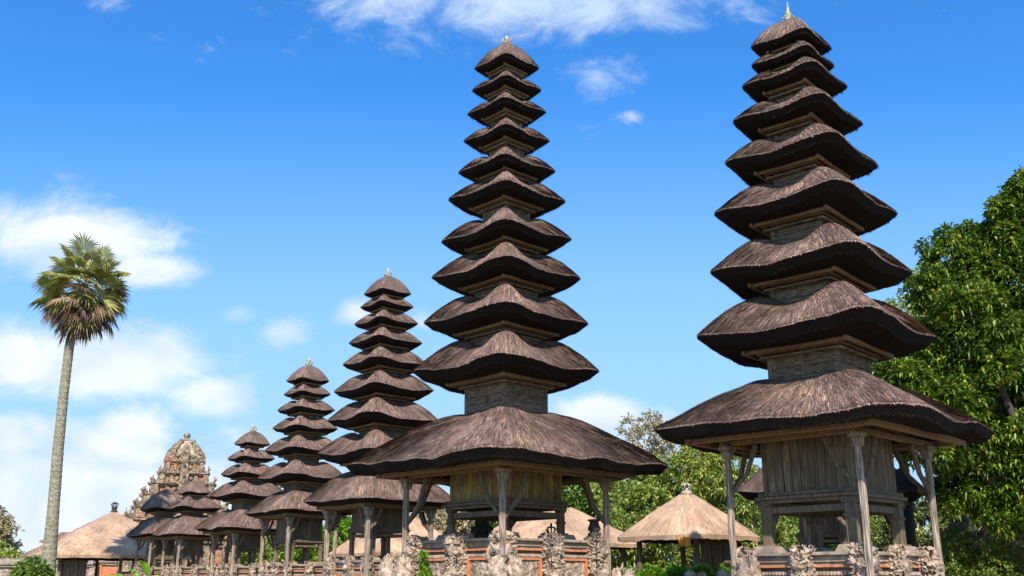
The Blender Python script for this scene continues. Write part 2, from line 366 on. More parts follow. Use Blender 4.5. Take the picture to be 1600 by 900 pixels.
# ---- carved stone: box grid whose faces are pushed out into scroll-like relief
def carved(mb, c, d, res, amp, seed, mi=0, tone=.5, fq=1.0, round_=.0):
    def relief(p, nrm):
        q = Vector((p.x*fq*5.5+seed*3.1, p.y*fq*5.5+seed*1.7, p.z*fq*5.5))
        q2 = q+Vector((noise.noise(q*.7), noise.noise(q*.7+Vector((5, 1, 3))), noise.noise(q*.7+Vector((9, 9, 1)))))*.5
        dist, pts = noise.voronoi(q2)
        f1, f2 = dist[0], dist[1]
        h = .5+.5*math.cos(f1*13)
        h = h*.7+min(1, (f2-f1)*2.6)*.75-.45
        h += .35*noise.noise(q*.55)
        return h*amp
    hx, hy, hz = d[0]/2, d[1]/2, d[2]/2
    faces = [((0, -1, 0), (1, 0, 0), (0, 0, 1), hy, hx, hz), ((0, 1, 0), (-1, 0, 0), (0, 0, 1), hy, hx, hz),
             ((-1, 0, 0), (0, -1, 0), (0, 0, 1), hx, hy, hz), ((1, 0, 0), (0, 1, 0), (0, 0, 1), hx, hy, hz), ((0, 0, 1), (1, 0, 0), (0, 1, 0), hz, hx, hy)]
    C = Vector(c)
    for nrm, u, v, dn, du, dv in faces:
        nrm, u, v = Vector(nrm), Vector(u), Vector(v); nu = max(3, int(2*du/res)); nv = max(3, int(2*dv/res)); vs = []; ts = []
        for j in range(nv+1):
            for i in range(nu+1):
                a, b = 2*i/nu-1, 2*j/nv-1
                p = nrm*dn+u*du*a+v*dv*b
                dirn = (nrm+u*a*max(0, abs(a)-.7)*2+v*b*max(0, abs(b)-.8)*1.5).normalized()
                p0 = p+C
                vs.append(p0+dirn*relief(p0, nrm))
        fs = [(j*(nu+1)+i, j*(nu+1)+i+1, (j+1)*(nu+1)+i+1, (j+1)*(nu+1)+i) for j in range(nv) for i in range(nu)]
        mb.add(vs, fs, tone, mi)
def lump(mb, c, rad, seed, amp=.25, nlat=18, nlon=26, tone=.5, fq=1.0, mi=0):
    vs = []
    for j in range(nlat+1):
        ph = math.pi*j/nlat
        for i in range(nlon):
            t = 2*math.pi*i/nlon
            d = Vector((math.sin(ph)*math.cos(t), math.sin(ph)*math.sin(t), math.cos(ph)))
            q = Vector((d.x*rad[0], d.y*rad[1], d.z*rad[2]))*fq*7+Vector((seed*2.3, seed, 0))
            dist, _ = noise.voronoi(q); h = (.5+.5*math.cos(dist[0]*11))*.75+min(1, (dist[1]-dist[0])*2.4)*.7-.75
            k = 1+amp*h
            vs.append((c[0]+d.x*rad[0]*k, c[1]+d.y*rad[1]*k, c[2]+d.z*rad[2]*k))
    fs = [(j*nlon+i, (j+1)*nlon+i, (j+1)*nlon+(i+1) % nlon, j*nlon+(i+1) % nlon) for j in range(nlat) for i in range(nlon)]
    mb.add(vs, fs, tone, mi)

def finial(parent, z, h, kind):
    b = MB()
    if kind == 'crown':
        b.lathe([(.10*h*2, 0), (.16*h*2, .03), (.10*h*2, .10*h), (.16*h*2, .2*h), (.08*h*2, .3*h), (.13*h, .5*h), (.22*h, .62*h), (.2*h, .75*h), (.1*h, .88*h), (.02*h, h)], (0, 0, z), 10)
        for k in range(6):
            a = k*math.pi/3
            b.tube([(math.cos(a)*.15*h, math.sin(a)*.15*h, z+.1*h), (math.cos(a)*.38*h, math.sin(a)*.38*h, z+.3*h), (math.cos(a)*.42*h, math.sin(a)*.42*h, z+.55*h), (math.cos(a)*.3*h, math.sin(a)*.3*h, z+.7*h)], [.06*h, .07*h, .06*h, .02*h], 5)
    else:
        b.lathe([(.18*h, 0), (.22*h, .04*h), (.12*h, .1*h), (.17*h, .2*h), (.08*h, .27*h), (.10*h, .36*h), (.13*h, .45*h), (.05*h, .55*h), (.07*h, .66*h), (.025*h, .76*h), (.04*h, .82*h), (.01*h, h)], (0, 0, z), 10)
        for k in range(6):
            a = k*math.pi/3
            b.tube([(math.cos(a)*.1*h, math.sin(a)*.1*h, z+.04*h), (math.cos(a)*.26*h, math.sin(a)*.26*h, z+.1*h), (math.cos(a)*.25*h, math.sin(a)*.25*h, z+.26*h), (math.cos(a)*.16*h, math.sin(a)*.16*h, z+.3*h)], [.03*h, .045*h, .03*h, .01*h], 5)
    return b.build('finial', GILT, parent, smooth=True)

PHI = R(-1.3)
def meru(label, X, Y, phi, tips, apex_y=None, wallk=.45, Hk=.25, boxh=None, box_z=None, posth=None, plinth_z=None, plinth_s=None,
         bottom_top=None, fin=None, detail=1.0, boxmat=None, seed=1, group='multi tiered thatched shrine towers standing in a row', sz=None, leg=.14, capz=None, lit=True, postlen=0, twist=0):
    """tips: list of (left px, right px, mean y px), top first, converted here to sizes in metres at this tower's distance"""
    root = thing('shrine_tower', label, 'shrine tower', (X, Y, 0), R(45)+phi, group)
    T = []
    if sz: T = [(s, z+EYE) for s, z in sz]
    else:
        for (xl, xr, yy) in tips:
            s = 1.0
            ym = yy
            z = EYE
            u = (450-ym)/F; c, sn = math.cos(PITCH), math.sin(PITCH)
            z = Y*(sn+u*c)/(c-u*sn); d = Y*c+z*sn
            T.append(((xr-xl)/2*d/F/math.cos(phi), z+EYE))
    n = len(T)
    for i, (s, z) in enumerate(T):
        last = i == n-1
        sb = s*(.585+.03*(s-1.5) if not last else .77); zb = z-(.06+.03*s if not last else .10)
        sw = .36*s*wallk/.45 if i < n else 0
        # wall on top of this roof belongs to the tier above
        if i > 0:
            sp = T[i-1][0]; sw = max(.3*sp, sp*.41+max(0, sp-1.5)*.13)*wallk/.45
        if i == 0:
            z2 = z+.085*s; H = (capz+EYE-z2) if capz else .95*s
            mb = roof_mesh(s, .12, z2, H, 0, zb, sb, .045*s, int(2200*s*s*detail), True, detail, seed*20+i, .08*s)
        else:
            H = .25*s if not last else (bottom_top+EYE-z if bottom_top else .36*s)
            bl = .125*s if not last else .035*s; up = .085*s if not last else .03*s; H -= up if (last and bottom_top) else 0
            mb = roof_mesh(s, sw, z+up, H, bl, zb, sb, (.055*s) if not last else .02*s, int((1900*s*s)*detail), False, detail, seed*20+i, .08*s if not last else .05*s, .008 if detail >= 1 else .011)
            ztop = z+up+H
            if i > 0:
                zt = T[i-1][1]+.02; hw = sw/math.sqrt(2)-.02
                wb = MB(); plank_walls(wb, hw, ztop-.25*s*.3-.05, zt+.05, .12, seed*9+i, horiz=True)
                lz = zt-.16-.03*T[i-1][0]
                if lz > ztop+.1: ring(wb, hw+.06, lz, .1, .045, .6)
                wb.build('tier_wall', WOODG, root, bevel=.004 if detail >= 1 else 0).rotation_euler.z = R(twist*.8)
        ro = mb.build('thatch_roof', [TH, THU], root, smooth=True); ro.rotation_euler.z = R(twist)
        fb = MB(); hb = sb/math.sqrt(2); bw = .04+.012*s if not last else .05+.02*s
        ring(fb, hb, zb, bw, bw*1.1, .5, 0, .05)
        if not last: ring(fb, hb*.82, zb-.01, bw*.8, bw*.7, .3)
        else:
            for k in range(-4, 5):
                for (a, b_) in (((k*hb/4.6, -hb, zb+.02), (k*hb/9, -hb*.35, zb+.35)), ((k*hb/4.6, hb, zb+.02), (k*hb/9, hb*.35, zb+.35)), ((-hb, k*hb/4.6, zb+.02), (-hb*.35, k*hb/9, zb+.35)), ((hb, k*hb/4.6, zb+.02), (hb*.35, k*hb/9, zb+.35))):
                    fb.tube([a, b_], [.03, .03], 4)
        fb.build('eave_frame', BEAM, root, bevel=.005 if detail >= 1 else 0).rotation_euler.z = R(twist*(.35 if last else 1))
    if fin:
        H0 = (capz+EYE-T[0][1]) if capz else .95*T[0][0]
        finial(root, T[0][1]+H0-.04, fin[1], fin[0])
    s, z = T[-1]; zb = z-.10; hb = s*.77/math.sqrt(2)
    # shrine chamber on legs
    bh = boxh/math.sqrt(2); bz = box_z+EYE; pz = plinth_z+EYE; lw = leg
    bm = MB(); plank_walls(bm, bh, bz, zb+.35, .16, seed, False)
    chamber = bm.build('shrine_chamber', boxmat or WOOD, root, bevel=.004)
    b2 = MB(); k = bh/.85
    for (o, zz, h) in ((.06, .02, .07), (.11, -.05, .06), (.05, -.11, .06)): ring(b2, bh-.03+o*k, bz+zz*k, .12, h*k, .5)
    b2.box((0, 0, bz-.03), (2*bh-.1, 2*bh-.1, .06), 0, .4)
    b2.build('chamber_sill', WOOD, root, bevel=.006)
    b3 = MB(); q = bh-.02
    ring(b3, q, bz-.26*k, .07, .12*k, .45)
    b3.build('rail', WOOD, root, bevel=.006)
    for sx in (-1, 1):
        for sy in (-1, 1):
            lm = MB(); lm.box((sx*q, sy*q, (bz-.14*k+pz)/2), (lw, lw, bz-.14*k-pz), 0, .5)
            lm.box((sx*q, sy*q, bz-.40*k), (lw*1.25, lw*1.25, .05), 0, .4); lm.box((sx*q, sy*q, bz-.16*k), (lw*1.35, lw*1.35, .06), 0, .4)
            lm.box((sx*q, sy*q, pz+.1*k), (lw*1.7, lw*1.7, .1*k), 0, .5)
            lm.build('leg', WOOD, root, bevel=.012)
    # corner posts and their forked braces
    ph = posth/math.sqrt(2); pr = .062*s/3.3 if s > 2.6 else .03*s
    lt = MB(); ring(lt, ph, zb-.045, pr*1.7, .085, .6, 0, .12); lt.build('lintel', BEAM, root, bevel=.005)
    for sx in (-1, 1):
        for sy in (-1, 1):
            pm = MB(); top = zb-.09; foot = .1 if not postlen else .1
            pts = [(sx*ph+random.uniform(-.01, .01), sy*ph+random.uniform(-.01, .01), foot+(top-foot)*t) for t in (0, .2, .35, .5, .62, .75, .86, .93, 1)]
            pm.tube(pts, [pr*1.25, pr*1.2, pr*1.15, pr*1.1, pr*1.05, pr*1.1, pr*1.15, pr*.95, pr*1.0], 8, .5, wob=.06)
            pm.build('post', POST, root, smooth=False, bevel=0)
            cm = MB(); cm.box((sx*ph, sy*ph, top-.03), (pr*3.8, pr*3.8, .07), 0, .5); cm.box((sx*ph, sy*ph, top-.1), (pr*2.7, pr*2.7, .06), 0, .45, taper=1.1)
            cm.box((sx*ph, sy*ph, top-.17), (pr*2.3, pr*2.3, .09), 0, .55, taper=1.15); cm.build('capital', POST, root, bevel=.006)
            br = MB(); L = .62*s/3.3
            for (dx, dy) in ((-sx, 0), (0, -sy)):
                p0 = Vector((sx*ph, sy*ph, top-.92*s/3.3)); p2 = Vector((sx*ph+dx*L, sy*ph+dy*L, top-.02)); p1 = (p0+p2)/2+Vector((dx*.08, dy*.08, -.06))*s/3.3
                br.tube([p0, p1, p2], [pr*.55, pr*.75, pr*.8], 6, .45, wob=.15)
            br.build('brace', WOOD, root)
    # stone plinth
    pl_h = plinth_s/math.sqrt(2)
    core = MB(); core.box((0, 0, (pz-.16)/2), (2*pl_h-.30, 2*pl_h-.30, pz-.16), 0, .45)
    for (o, a, b_) in ((-.02, pz-.16, pz-.05), (.05, pz-.055, pz), (-.05, pz-.30, pz-.24), (-.08, pz-.22, pz-.17)):
        hh = pl_h-.1+o; core.box((0, 0, (a+b_)/2), (2*hh, 2*hh, b_-a), 0, .55)
    core.box((0, 0, .12), (2*pl_h+.1, 2*pl_h+.1, .24), 0, .5); core.box((0, 0, .34), (2*pl_h-.05, 2*pl_h-.05, .2), 0, .5)
    # steps under each chamber leg
    for sx in (-1, 1):
        for sy in (-1, 1):
            core.box((sx*q, sy*q, pz+.06*k), (.5*k, .5*k, .12*k), 0, .5, taper=.8)
    # small tooth row under the coping
    kk = int(2*pl_h/.07)
    for i in range(kk):
        t = -pl_h+.14+(i+.5)*(2*pl_h-.28)/kk
        for fx in range(4):
            M_ = Matrix.Rotation(fx*math.pi/2, 4, 'Z'); c = M_ @ Vector((t, -pl_h+.125, pz-.335)); core.box(c, (.045, .045, .06), fx*math.pi/2, .7)
    plinth = core.build('stone_plinth', COPE, root, bevel=.008 if detail >= 1 else 0)
    res = .013 if detail >= 1 else .03
    pw = .34*plinth_s/2
    for fx in range(4):
        M_ = Matrix.Rotation(fx*math.pi/2, 4, 'Z')
        # panels of brick, two per side
        bp = MB()
        for sg in (-1, 1):
            w = pl_h-pw-.1; cx = sg*(pl_h/2+.0)
            for (ax, az, dx, dz) in ((cx, pz-.40, w, .05), (cx, .58, w, .07), (cx-w/2+.03, (pz-.4+.58)/2, .06, pz-1.0), (cx+w/2-.03, (pz-.4+.58)/2, .06, pz-1.0), (cx, pz-.225, w+.05, .035)):
                c = M_ @ Vector((ax, -pl_h+.13+(.015 if az == pz-.40 else 0), az)); bp.box(c, (dx, .1, dz), fx*math.pi/2)
        bp.build('brick_frame', BRICK, plinth, bevel=.004 if detail >= 1 else 0)
        if fx not in (0, 3): continue
        rp = MB(); 
        for sg in (-1, 1):
            w = pl_h-pw-.26; t = MB(); carved(t, (sg*pl_h/2, -pl_h+.17, (pz-.4+.58)/2), (w, .06, pz-1.05), res*1.4, .03, seed+sg, fq=2)
            rp.add([M_ @ Vector(v) for v in t.v], t.f)
        rp.build('relief_panel', STONE, plinth, smooth=True)
    for (px_, py_) in ((-1, -1), (0, -1), (1, -1), (-1, 0), (-1, 1), (1, 0), (0, 1), (1, 1)):
        cm = MB(); r_ = res if (px_ == -1 or py_ == -1) else .05
        carved(cm, (px_*(pl_h-.03), py_*(pl_h-.03), (pz+.05)/2), (pw, pw, pz+.05), r_, .075, seed+px_*3+py_, fq=1.9)
        for t in range(3):
            lump(cm, (px_*(pl_h+.03), py_*(pl_h+.03), pz*(.52+.19*t)), (pw*.62, pw*.62, pw*.45), seed+t+px_, .3, *((22, 34) if detail >= 1 and r_ < .05 else (12, 18)), fq=1.8)
        if px_ and py_:
            lump(cm, (px_*(pl_h+.02), py_*(pl_h+.02), pz+.0), (pw*.5, pw*.5, pw*.35), seed+5+px_, .3, 18, 26, fq=1.8)
        cm.build('carved_pier', STONE, plinth, smooth=True)
    return root, T, pl_h, pz

# ---- the seven towers, measured tier by tier (half diagonal, height above the eye)
szM = [(.79, 12.02), (.84, 11.42), (.95, 10.79), (1.03, 10.05), (1.15, 9.25), (1.38, 8.5), (1.52, 7.49), (1.72, 6.56), (1.88, 5.48), (2.1, 4.34), (3.53, 2.33)]
szR = [(.80, 10.06), (.82, 9.66), (1.04, 9.18), (1.27, 8.4), (1.49, 7.51), (1.74, 6.47), (1.91, 5.31), (2.21, 4.05), (3.09, 2.47)]
mM, TM, hM, zM = meru('tallest tower of eleven dark thatched roofs in the middle, ochre plank chamber', -.13, 22, PHI, None, sz=szM, boxh=1.2, box_z=1.62, posth=2.15,
     plinth_z=.85, plinth_s=1.95, bottom_top=3.55, fin=('crown', .28), boxmat=WOODO, seed=1, capz=12.74)
mR, TR, hR, zR = meru('nine roofed dark thatched tower nearest the camera at right, with a gilt spire', 5.51, 17.61, PHI, None, sz=szR, boxh=1.13, box_z=1.42, posth=1.73,
     plinth_z=.47, plinth_s=1.57, bottom_top=3.42, fin=('spire', .48), boxmat=WOOD, seed=2, capz=10.72, leg=.17, wallk=.43, twist=5)
def center_at(px, Y, z=1.5): return (px-800)/F*(Y*math.cos(PITCH)+z*math.sin(PITCH))
tC = [(575, 650, 462), (568, 652, 483), (559, 659, 510), (550, 666, 541), (538, 672, 575), (528, 685, 618), (516, 693, 664), (498, 702, 720), (467, 712, 788)]
tB = [(456, 524, 598), (451, 526, 619), (442, 533, 645), (433, 537, 674), (420, 545, 709), (404, 546, 752), (378, 556, 803)]
tA = [(367, 424, 696), (356, 431, 719), (346, 439, 745), (321, 447, 779), (300, 466, 828)]
tZ1 = [(289, 342, 772), (272, 363, 797), (233, 356, 837)]
tZ2 = [(214, 292, 798), (193, 306, 838)]
def dist_tower(label, px, Y, tips, boxpx, boxy, basey, postpx, top_y, capy, fin, seed, phi=R(-4), **kw):
    X = center_at(px, Y, 1.5)
    def zz(y): u = (450-y)/F; return Y*(math.sin(PITCH)+u*math.cos(PITCH))/(math.cos(PITCH)-u*math.sin(PITCH))
    k = Y/F
    return meru(label, X, Y, phi, tips, boxh=boxpx/2*k, box_z=zz(boxy), posth=postpx/2*k, plinth_z=zz(basey), plinth_s=postpx/2*k*.92,
                bottom_top=zz(top_y), fin=fin, detail=.3, seed=seed, capz=zz(capy), leg=.12, **kw)
dist_tower('nine roofed dark thatched tower directly left of the tallest one', 592, 30, tC, 84, 828, 876, 159, 738, 432, ('crown', .3), 3)
dist_tower('seven roofed dark thatched tower, middle of the receding row on the left', 467, 34.5, tB, 70, 846, 882, 112, 768, 571, ('crown', .32), 4)
dist_tower('five roofed dark thatched tower just right of the carved stone tower', 383, 39.5, tA, 56, 855, 885, 96, 797, 674, ('crown', .33), 5)
dist_tower('small three roofed dark thatched tower in front of the carved stone tower', 296, 43.5, tZ1, 42, 862, 886, 78, 805, 751, None, 6)
dist_tower('smallest dark thatched tower with only two roofs, last of the row', 251, 46, tZ2, 42, 873, 888, 72, 808, 765, None, 7)
dist_tower('low single roofed dark thatched shrine half hidden behind the nearest tower', 1301, 27, [(1155, 1447, 780)], 100, 835, 868, 200, 668, 690, None, 8, phi=R(-3))

# ---- stone pieces standing on and by the plinths
def local_to_world(X, Y, lx, ly, phi=PHI):
    a = R(45)+phi; return X+lx*math.cos(a)-ly*math.sin(a), Y+lx*math.sin(a)+ly*math.cos(a)
def guardian(label, x, y, h, w, seed, face=0):
    b = MB(); z = 0
    carved(b, (x, y, h*.2), (w*1.05, w*1.05, h*.4), .02, .05, seed, fq=1.8)
    lump(b, (x, y, h*.55), (w*.55, w*.5, h*.25), seed, .26, 52, 76, fq=2.0)
    lump(b, (x+face*w*.30, y-w*.25, h*.76), (w*.36, w*.36, h*.17), seed+1, .28, 40, 56, fq=2.6)
    lump(b, (x-face*w*.2, y+w*.1, h*.74), (w*.4, w*.36, h*.2), seed+2, .3, 40, 56, fq=2.4)
    lump(b, (x+face*w*.62, y-w*.42, h*.70), (w*.22, w*.2, h*.06), seed+3, .25, 20, 28, fq=3)
    for s_ in (-1, 1):
        lump(b, (x+s_*w*.42, y-w*.3, h*.45), (w*.17, w*.2, h*.2), seed+4+s_, .28, 26, 36, fq=2.6)
        b.tube([(x+face*w*.3+s_*w*.22, y-w*.3, h*.88), (x+face*w*.3+s_*w*.33, y-w*.3, h*.95), (x+face*w*.3+s_*w*.28, y-w*.3, h*1.0)], [w*.09, w*.07, w*.02], 7)
    o = b.build('guardian_statue', STONE, smooth=True); tag(o, label, 'statue', 'carved stone guardians at the feet of tower posts')
    return o
pm = 2.15
for (ang, lab, hh, ww, fc, sd_) in ((0, 'carved stone beast crouching at the foot of the middle front post of the tallest tower', 2.22, .58, -1, 31),):
    gx, gy = -.13+pm*math.sin(PHI)+.0, 22-pm*math.cos(PHI)-.42
    guardian(lab, gx+.08, gy, hh, ww, sd_, fc)
guardian('pale carved stone beast at the foot of the left post of the tallest tower', -2.42, 21.55, 2.25, .62, 41, 1)
guardian('slim carved stone figure beside the right post of the tallest tower', 2.32, 21.9, 2.0, .42, 51, 1)
guardian('tangled carved stone beast at the left corner of the nearest tower base', 3.92, 17.2, 2.1, .36, 61, -1)

def on_px(x, y, Y): return at(x, y, Y)
# iron crown ornament, urn, altar
wx, wy = local_to_world(-.13, 22, 0, -hM+.03)
b = MB()
for k in range(4):
    a = k*math.pi/4
    pts = [(wx+math.cos(a)*r_, wy+math.sin(a)*r_, zM+.09+z_) for r_, z_ in ((.02, 0), (.08, .04), (.10, .09), (.07, .14), (.01, .13), (-.01, .13), (-.07, .14), (-.10, .09), (-.08, .04), (-.02, 0))]
    b.tube(pts, [.014]*10, 6)
b.lathe([(.02, 0), (.03, .05), (.012, .1)], (wx, wy, zM+.22), 8); b.lathe([(.1, 0), (.11, .05), (.05, .09)], (wx, wy, zM+.02), 10)
tag(b.build('crown_ornament', BLACK, smooth=True), 'small open ring crown ornament on the middle carved pier of the tallest tower', 'ornament')
wx, wy = local_to_world(-.13, 22, hM-.03, -hM+.03)
b = MB(); b.lathe([(r_*.75, z_*.68) for r_, z_ in ((.15, 0), (.19, .05), (.19, .12), (.13, .17), (.13, .2), (.19, .23), (.18, .3), (.13, .44), (.14, .5), (.19, .52), (.19, .56), (.04, .57))], (wx-.02, wy, zM+.06), 14)
tag(b.build('stone_urn', BLACK, smooth=True), 'dark square shouldered urn on the right corner pier of the tallest tower', 'urn')
b = MB(); ax, ay = -.72, 24.6
for (w, z0, z1) in ((.6, 0, 1.9), (.46, 1.9, 2.3), (.58, 2.3, 2.4), (.36, 2.4, 2.75), (.5, 2.75, 2.85), (.3, 2.85, 3.1), (.42, 3.1, 3.18), (.2, 3.18, 3.4)):
    carved(b, (ax, ay, (z0+z1)/2), (w, w, z1-z0), .035, .04, int(w*100), fq=1.2)
b.lathe([(.14, 0), (.1, .1), (.03, .25)], (ax, ay, 3.4), 8)
tag(b.build('stone_altar', BLACK, smooth=False), 'dark stepped stone altar seen through the legs of the tallest tower', 'altar')

# ---- tan thatched pavilions
def pavilion(label, px, Y, halfpx, phi, eave_y, apex_y, posts=True, fin=None, posth=.72, cloth=None, box=None, seed=1, bale=True, detail=.6, floor=.8):
    X = center_at(px, Y, 1.3); k = Y/F*.97
    def zz(y): u = (450-y)/F; return Y*(math.sin(PITCH)+u*math.cos(PITCH))/(math.cos(PITCH)-u*math.sin(PITCH))+EYE
    s = halfpx*k; ze = zz(eave_y); za = zz(apex_y)
    root = thing('thatched_pavilion', label, 'pavilion', (X, Y, 0), R(45)+phi, 'tan thatched open pavilions')
    H = za-ze; r = random.Random(seed)
    mb = MB(); NA, NR = 96, 12; h = s/math.sqrt(2)
    def P(th, rho):
        c, q = math.cos(th), math.sin(th); kk = (abs(c)**14+abs(q)**14)**(-1/14)
        x, y = c*kk*h*(.03+.97*rho), q*kk*h*(.03+.97*rho)
        return Vector((x, y, ze+H*(1-rho)*(1+.10*rho)+.02*noise.noise(Vector((x*2, y*2, seed)))))
    per = 8*h; vs = []; uv = []
    for i in range(NR+1):
        for j in range(NA+1): vs.append(P(2*math.pi*(j % NA)/NA, i/NR)); uv.append((per*j/NA, s*i/NR))
    w = NA+1
    mb.add(vs, [(i*w+j, (i+1)*w+j, (i+1)*w+j+1, i*w+j+1) for i in range(NR) for j in range(NA)], .5, 0, uv)
    e0 = [P(2*math.pi*(j % NA)/NA, 1) for j in range(w)]; e1 = [Vector((p.x*.995, p.y*.995, p.z-.13-.04*noise.noise(Vector((p.x*6, p.y*6, 1))))) for p in e0]; e2 = [Vector((p.x*.1, p.y*.1, ze+H*.75)) for p in e0]
    mb.add(e0+e1, [(j, w+j, w+j+1, j+1) for j in range(NA)], .38, 0, [(per*j/NA, s) for j in range(w)]+[(per*j/NA, s+.1) for j in range(w)])
    mb.add(e1+e2, [(j, w+j, w+j+1, j+1) for j in range(NA)], .5, 1)
    for _ in range(int(s*s*200*detail)):
        side = r.randrange(4); th = math.atan2(1, r.uniform(-1, 1))+side*math.pi/2; rho = math.sqrt(r.random()); r1 = min(1, rho+r.uniform(.08, .25)/s)
        a = P(th, rho); b_ = P(th+r.gauss(0, .01), r1)+Vector((0, 0, .02)); wv = (b_-a).cross(Vector((0, 0, 1)))
        if wv.length < 1e-6: continue
        wv = wv.normalized()*.014; mb.add([a-wv, a+wv, b_+wv*.3, b_-wv*.3], [(0, 1, 2, 3)], r.uniform(.3, .75), 0, [(th, rho)]*4)
    mb.build('thatch_roof', [TT, THU], root, smooth=True)
    fb = MB()
    if fin == 'crown':
        fb.lathe([(.16, 0), (.18, .08), (.11, .15), (.13, .22), (.16, .25), (.1, .3)], (0, 0, za-.06), 10)
        for q in range(3):
            a = q*math.pi/3; fb.tube([(math.cos(a)*u_, math.sin(a)*u_, za+.2+v_) for u_, v_ in ((.03, 0), (.14, .08), (.17, .17), (.12, .24), (.02, .2), (-.02, .2), (-.12, .24), (-.17, .17), (-.14, .08), (-.03, 0))], [.022]*10, 5)
        fb.lathe([(.03, 0), (.03, .1), (.01, .16)], (0, 0, za+.36), 6)
        fb.build('finial', BLACK, root, smooth=True)
    else:
        fb.lathe([(.2, -.06), (.15, .02), (.09, .05), (.11, .09), (.06, .12)], (0, 0, za-.02), 12)
        for q in range(3):
            a = q*math.pi/3+.3; fb.tube([(math.cos(a)*u_*.75, math.sin(a)*u_*.75, za+.05+v_*.75) for u_, v_ in ((.05, 0), (.18, .06), (.2, .16), (.1, .24), (0, .18), (-.1, .24), (-.2, .16), (-.18, .06), (-.05, 0))], [.028]*9, 5, wob=.4)
        fb.build('finial', simpleTan, root, smooth=True)
    eb = MB(); ring(eb, h*.8, ze+.02, .1, .14); eb.build('eave_frame', BEAM, root)
    ph = h*posth
    for sx in (-1, 0, 1):
        for sy in (-1, 0, 1):
            if sx == 0 and sy == 0: continue
            if (sx == 0 or sy == 0) and s < 3.2: continue
            pm_ = MB(); pm_.box((sx*ph, sy*ph, (ze+.3)/2+.2), (.13, .13, ze-.1), 0, .5); pm_.box((sx*ph, sy*ph, .2), (.3, .3, .4), 0, .5); pm_.build('post', WOOD, root, bevel=.01)
    if bale:
        fl = MB(); fl.box((0, 0, floor), (2*ph*.9, 2*ph*.9, .12), 0, .5); ring(fl, ph*.9, floor+.08, .1, .16, .6)
        fl.build('platform', WOOD, root)
        bs = MB(); bs.box((0, 0, .15), (2*ph+.5, 2*ph+.5, .3), 0, .5); bs.box((0, 0, .38), (2*ph*.8, 2*ph*.8, .16), 0, .4); bs.build('stone_base', COPE, root)
    if box:
        wb = MB()
        lx, ly, wd, z0, z1 = box
        wb.box((lx*ph, ly*ph, (z0+z1)/2), (wd, wd, z1-z0), 0, .3)
        for fx in range(4):
            M_ = Matrix.Rotation(fx*math.pi/2, 4, 'Z'); q = int(wd/.28)
            for i in range(q):
                c = M_ @ Vector((-wd/2+(i+.5)*wd/q, -wd/2-.01, 0)); wb.box((c.x+lx*ph, c.y+ly*ph, (z0+z1)/2), (wd/q-.03, .04, z1-z0-.06), fx*math.pi/2, r.uniform(.4, .7))
            for zc in (z0, z1):
                c = M_ @ Vector((0, -wd/2-.02, 0)); wb.box((c.x+lx*ph, c.y+ly*ph, zc), (wd+.1, .08, .1), fx*math.pi/2, .6)
        wb.build('plank_cabinet', WOOD, root)
    return root, s, ze, X
simpleTan = simple('dry_grass_knot', [(.3, (.25, .19, .13)), (.6, (.45, .36, .27)), (.8, (.6, .5, .4))], 20, .9, None, .8, .02)
PV = pavilion('wide tan thatched pavilion behind the palm trunk, with a black crown on its peak', 171, 50, 153, R(-12), 870, 800, fin='crown', seed=1, box=(-.75, -.75, 1.0, .9, 2.5), posth=.78)
pavilion('far tan thatched pavilion partly hidden behind the smallest towers', 282, 62, 95, R(-8), 870, 815, seed=2, box=(-.6, -.3, 1.2, .9, 2.4))
pavilion('tan thatched pavilion seen between the posts of the nine roofed left tower', 622, 46, 118, R(-6), 866, 793, seed=3)
pavilion('broad tan thatched pavilion behind the base of the tallest tower', 866, 36, 150, R(-4), 851, 782, seed=4)
P5 = pavilion('tan thatched pavilion with a knotted grass tuft, between the tallest and nearest towers', 1076, 31, 117, R(-2), 839, 768, seed=5, box=(.62, -.62, .8, .95, 2.75), posth=.66)

# hanging and wrapped cloths
def cloth(label, x, y, Y, w, h, mat, tri=False):
    c = at(x, y, Y); b = MB(); n = 10
    vs = []
    for j in range(9):
        t = j/8; ww = w*(1-.75*t if tri else 1)
        for i in range(n+1):
            u = i/n-.5; vs.append((c.x+u*ww, c.y-.06*math.cos(u*24), c.z+h/2-h*t-.03*abs(u)))
    fs = [(j*(n+1)+i, j*(n+1)+i+1, (j+1)*(n+1)+i+1, (j+1)*(n+1)+i) for j in range(8) for i in range(n)]
    b.add(vs, fs); o = b.build('hanging_cloth', mat, smooth=True); m = o.modifiers.new('solid', 'SOLIDIFY'); m.thickness = .012
    tag(o, label, 'cloth'); return o
cloth('yellow cloth hanging inside the wide pavilion behind the palm', 116, 876, 47.2, .34, .62, CLOTHY, True)
cloth('orange cloth under the eave of the tan pavilion with the grass tuft', 1069, 846, 28.8, .34, .26, CLOTHO)

# ---- far left: dark roofed hall, perimeter walls
b = MB(); Y0 = 75
c = at(100, 868, Y0); zt = at(95, 838, Y0).z; z0 = c.z
W = (100-40)/F*Y0*.9
hall = thing('roofed_hall', 'dark thatched hall roof low at far left, behind the palm trunk', 'hall', (c.x, Y0, 0))
mb = MB()
for (s0, s1, za, zb2) in ((1.0, .45, z0, (z0+zt)/2+.15), (.6, .12, (z0+zt)/2+.35, zt+.3)):
    D = W*.5; vs = []
    for (k, z) in ((s0, za-.15), (s0, za), (s1, zb2)):
        vs += [(-W*k, -D*k, z), (W*k, -D*k, z), (W*k, D*k, z), (-W*k, D*k, z)]
    mb.add(vs, [(0, 1, 5, 4), (1, 2, 6, 5), (2, 3, 7, 6), (3, 0, 4, 7), (4, 5, 9, 8), (5, 6, 10, 9), (6, 7, 11, 10), (7, 4, 8, 11), (8, 9, 10, 11), (3, 2, 1, 0)], .6, 0, [(v[0], v[2]) for v in vs])
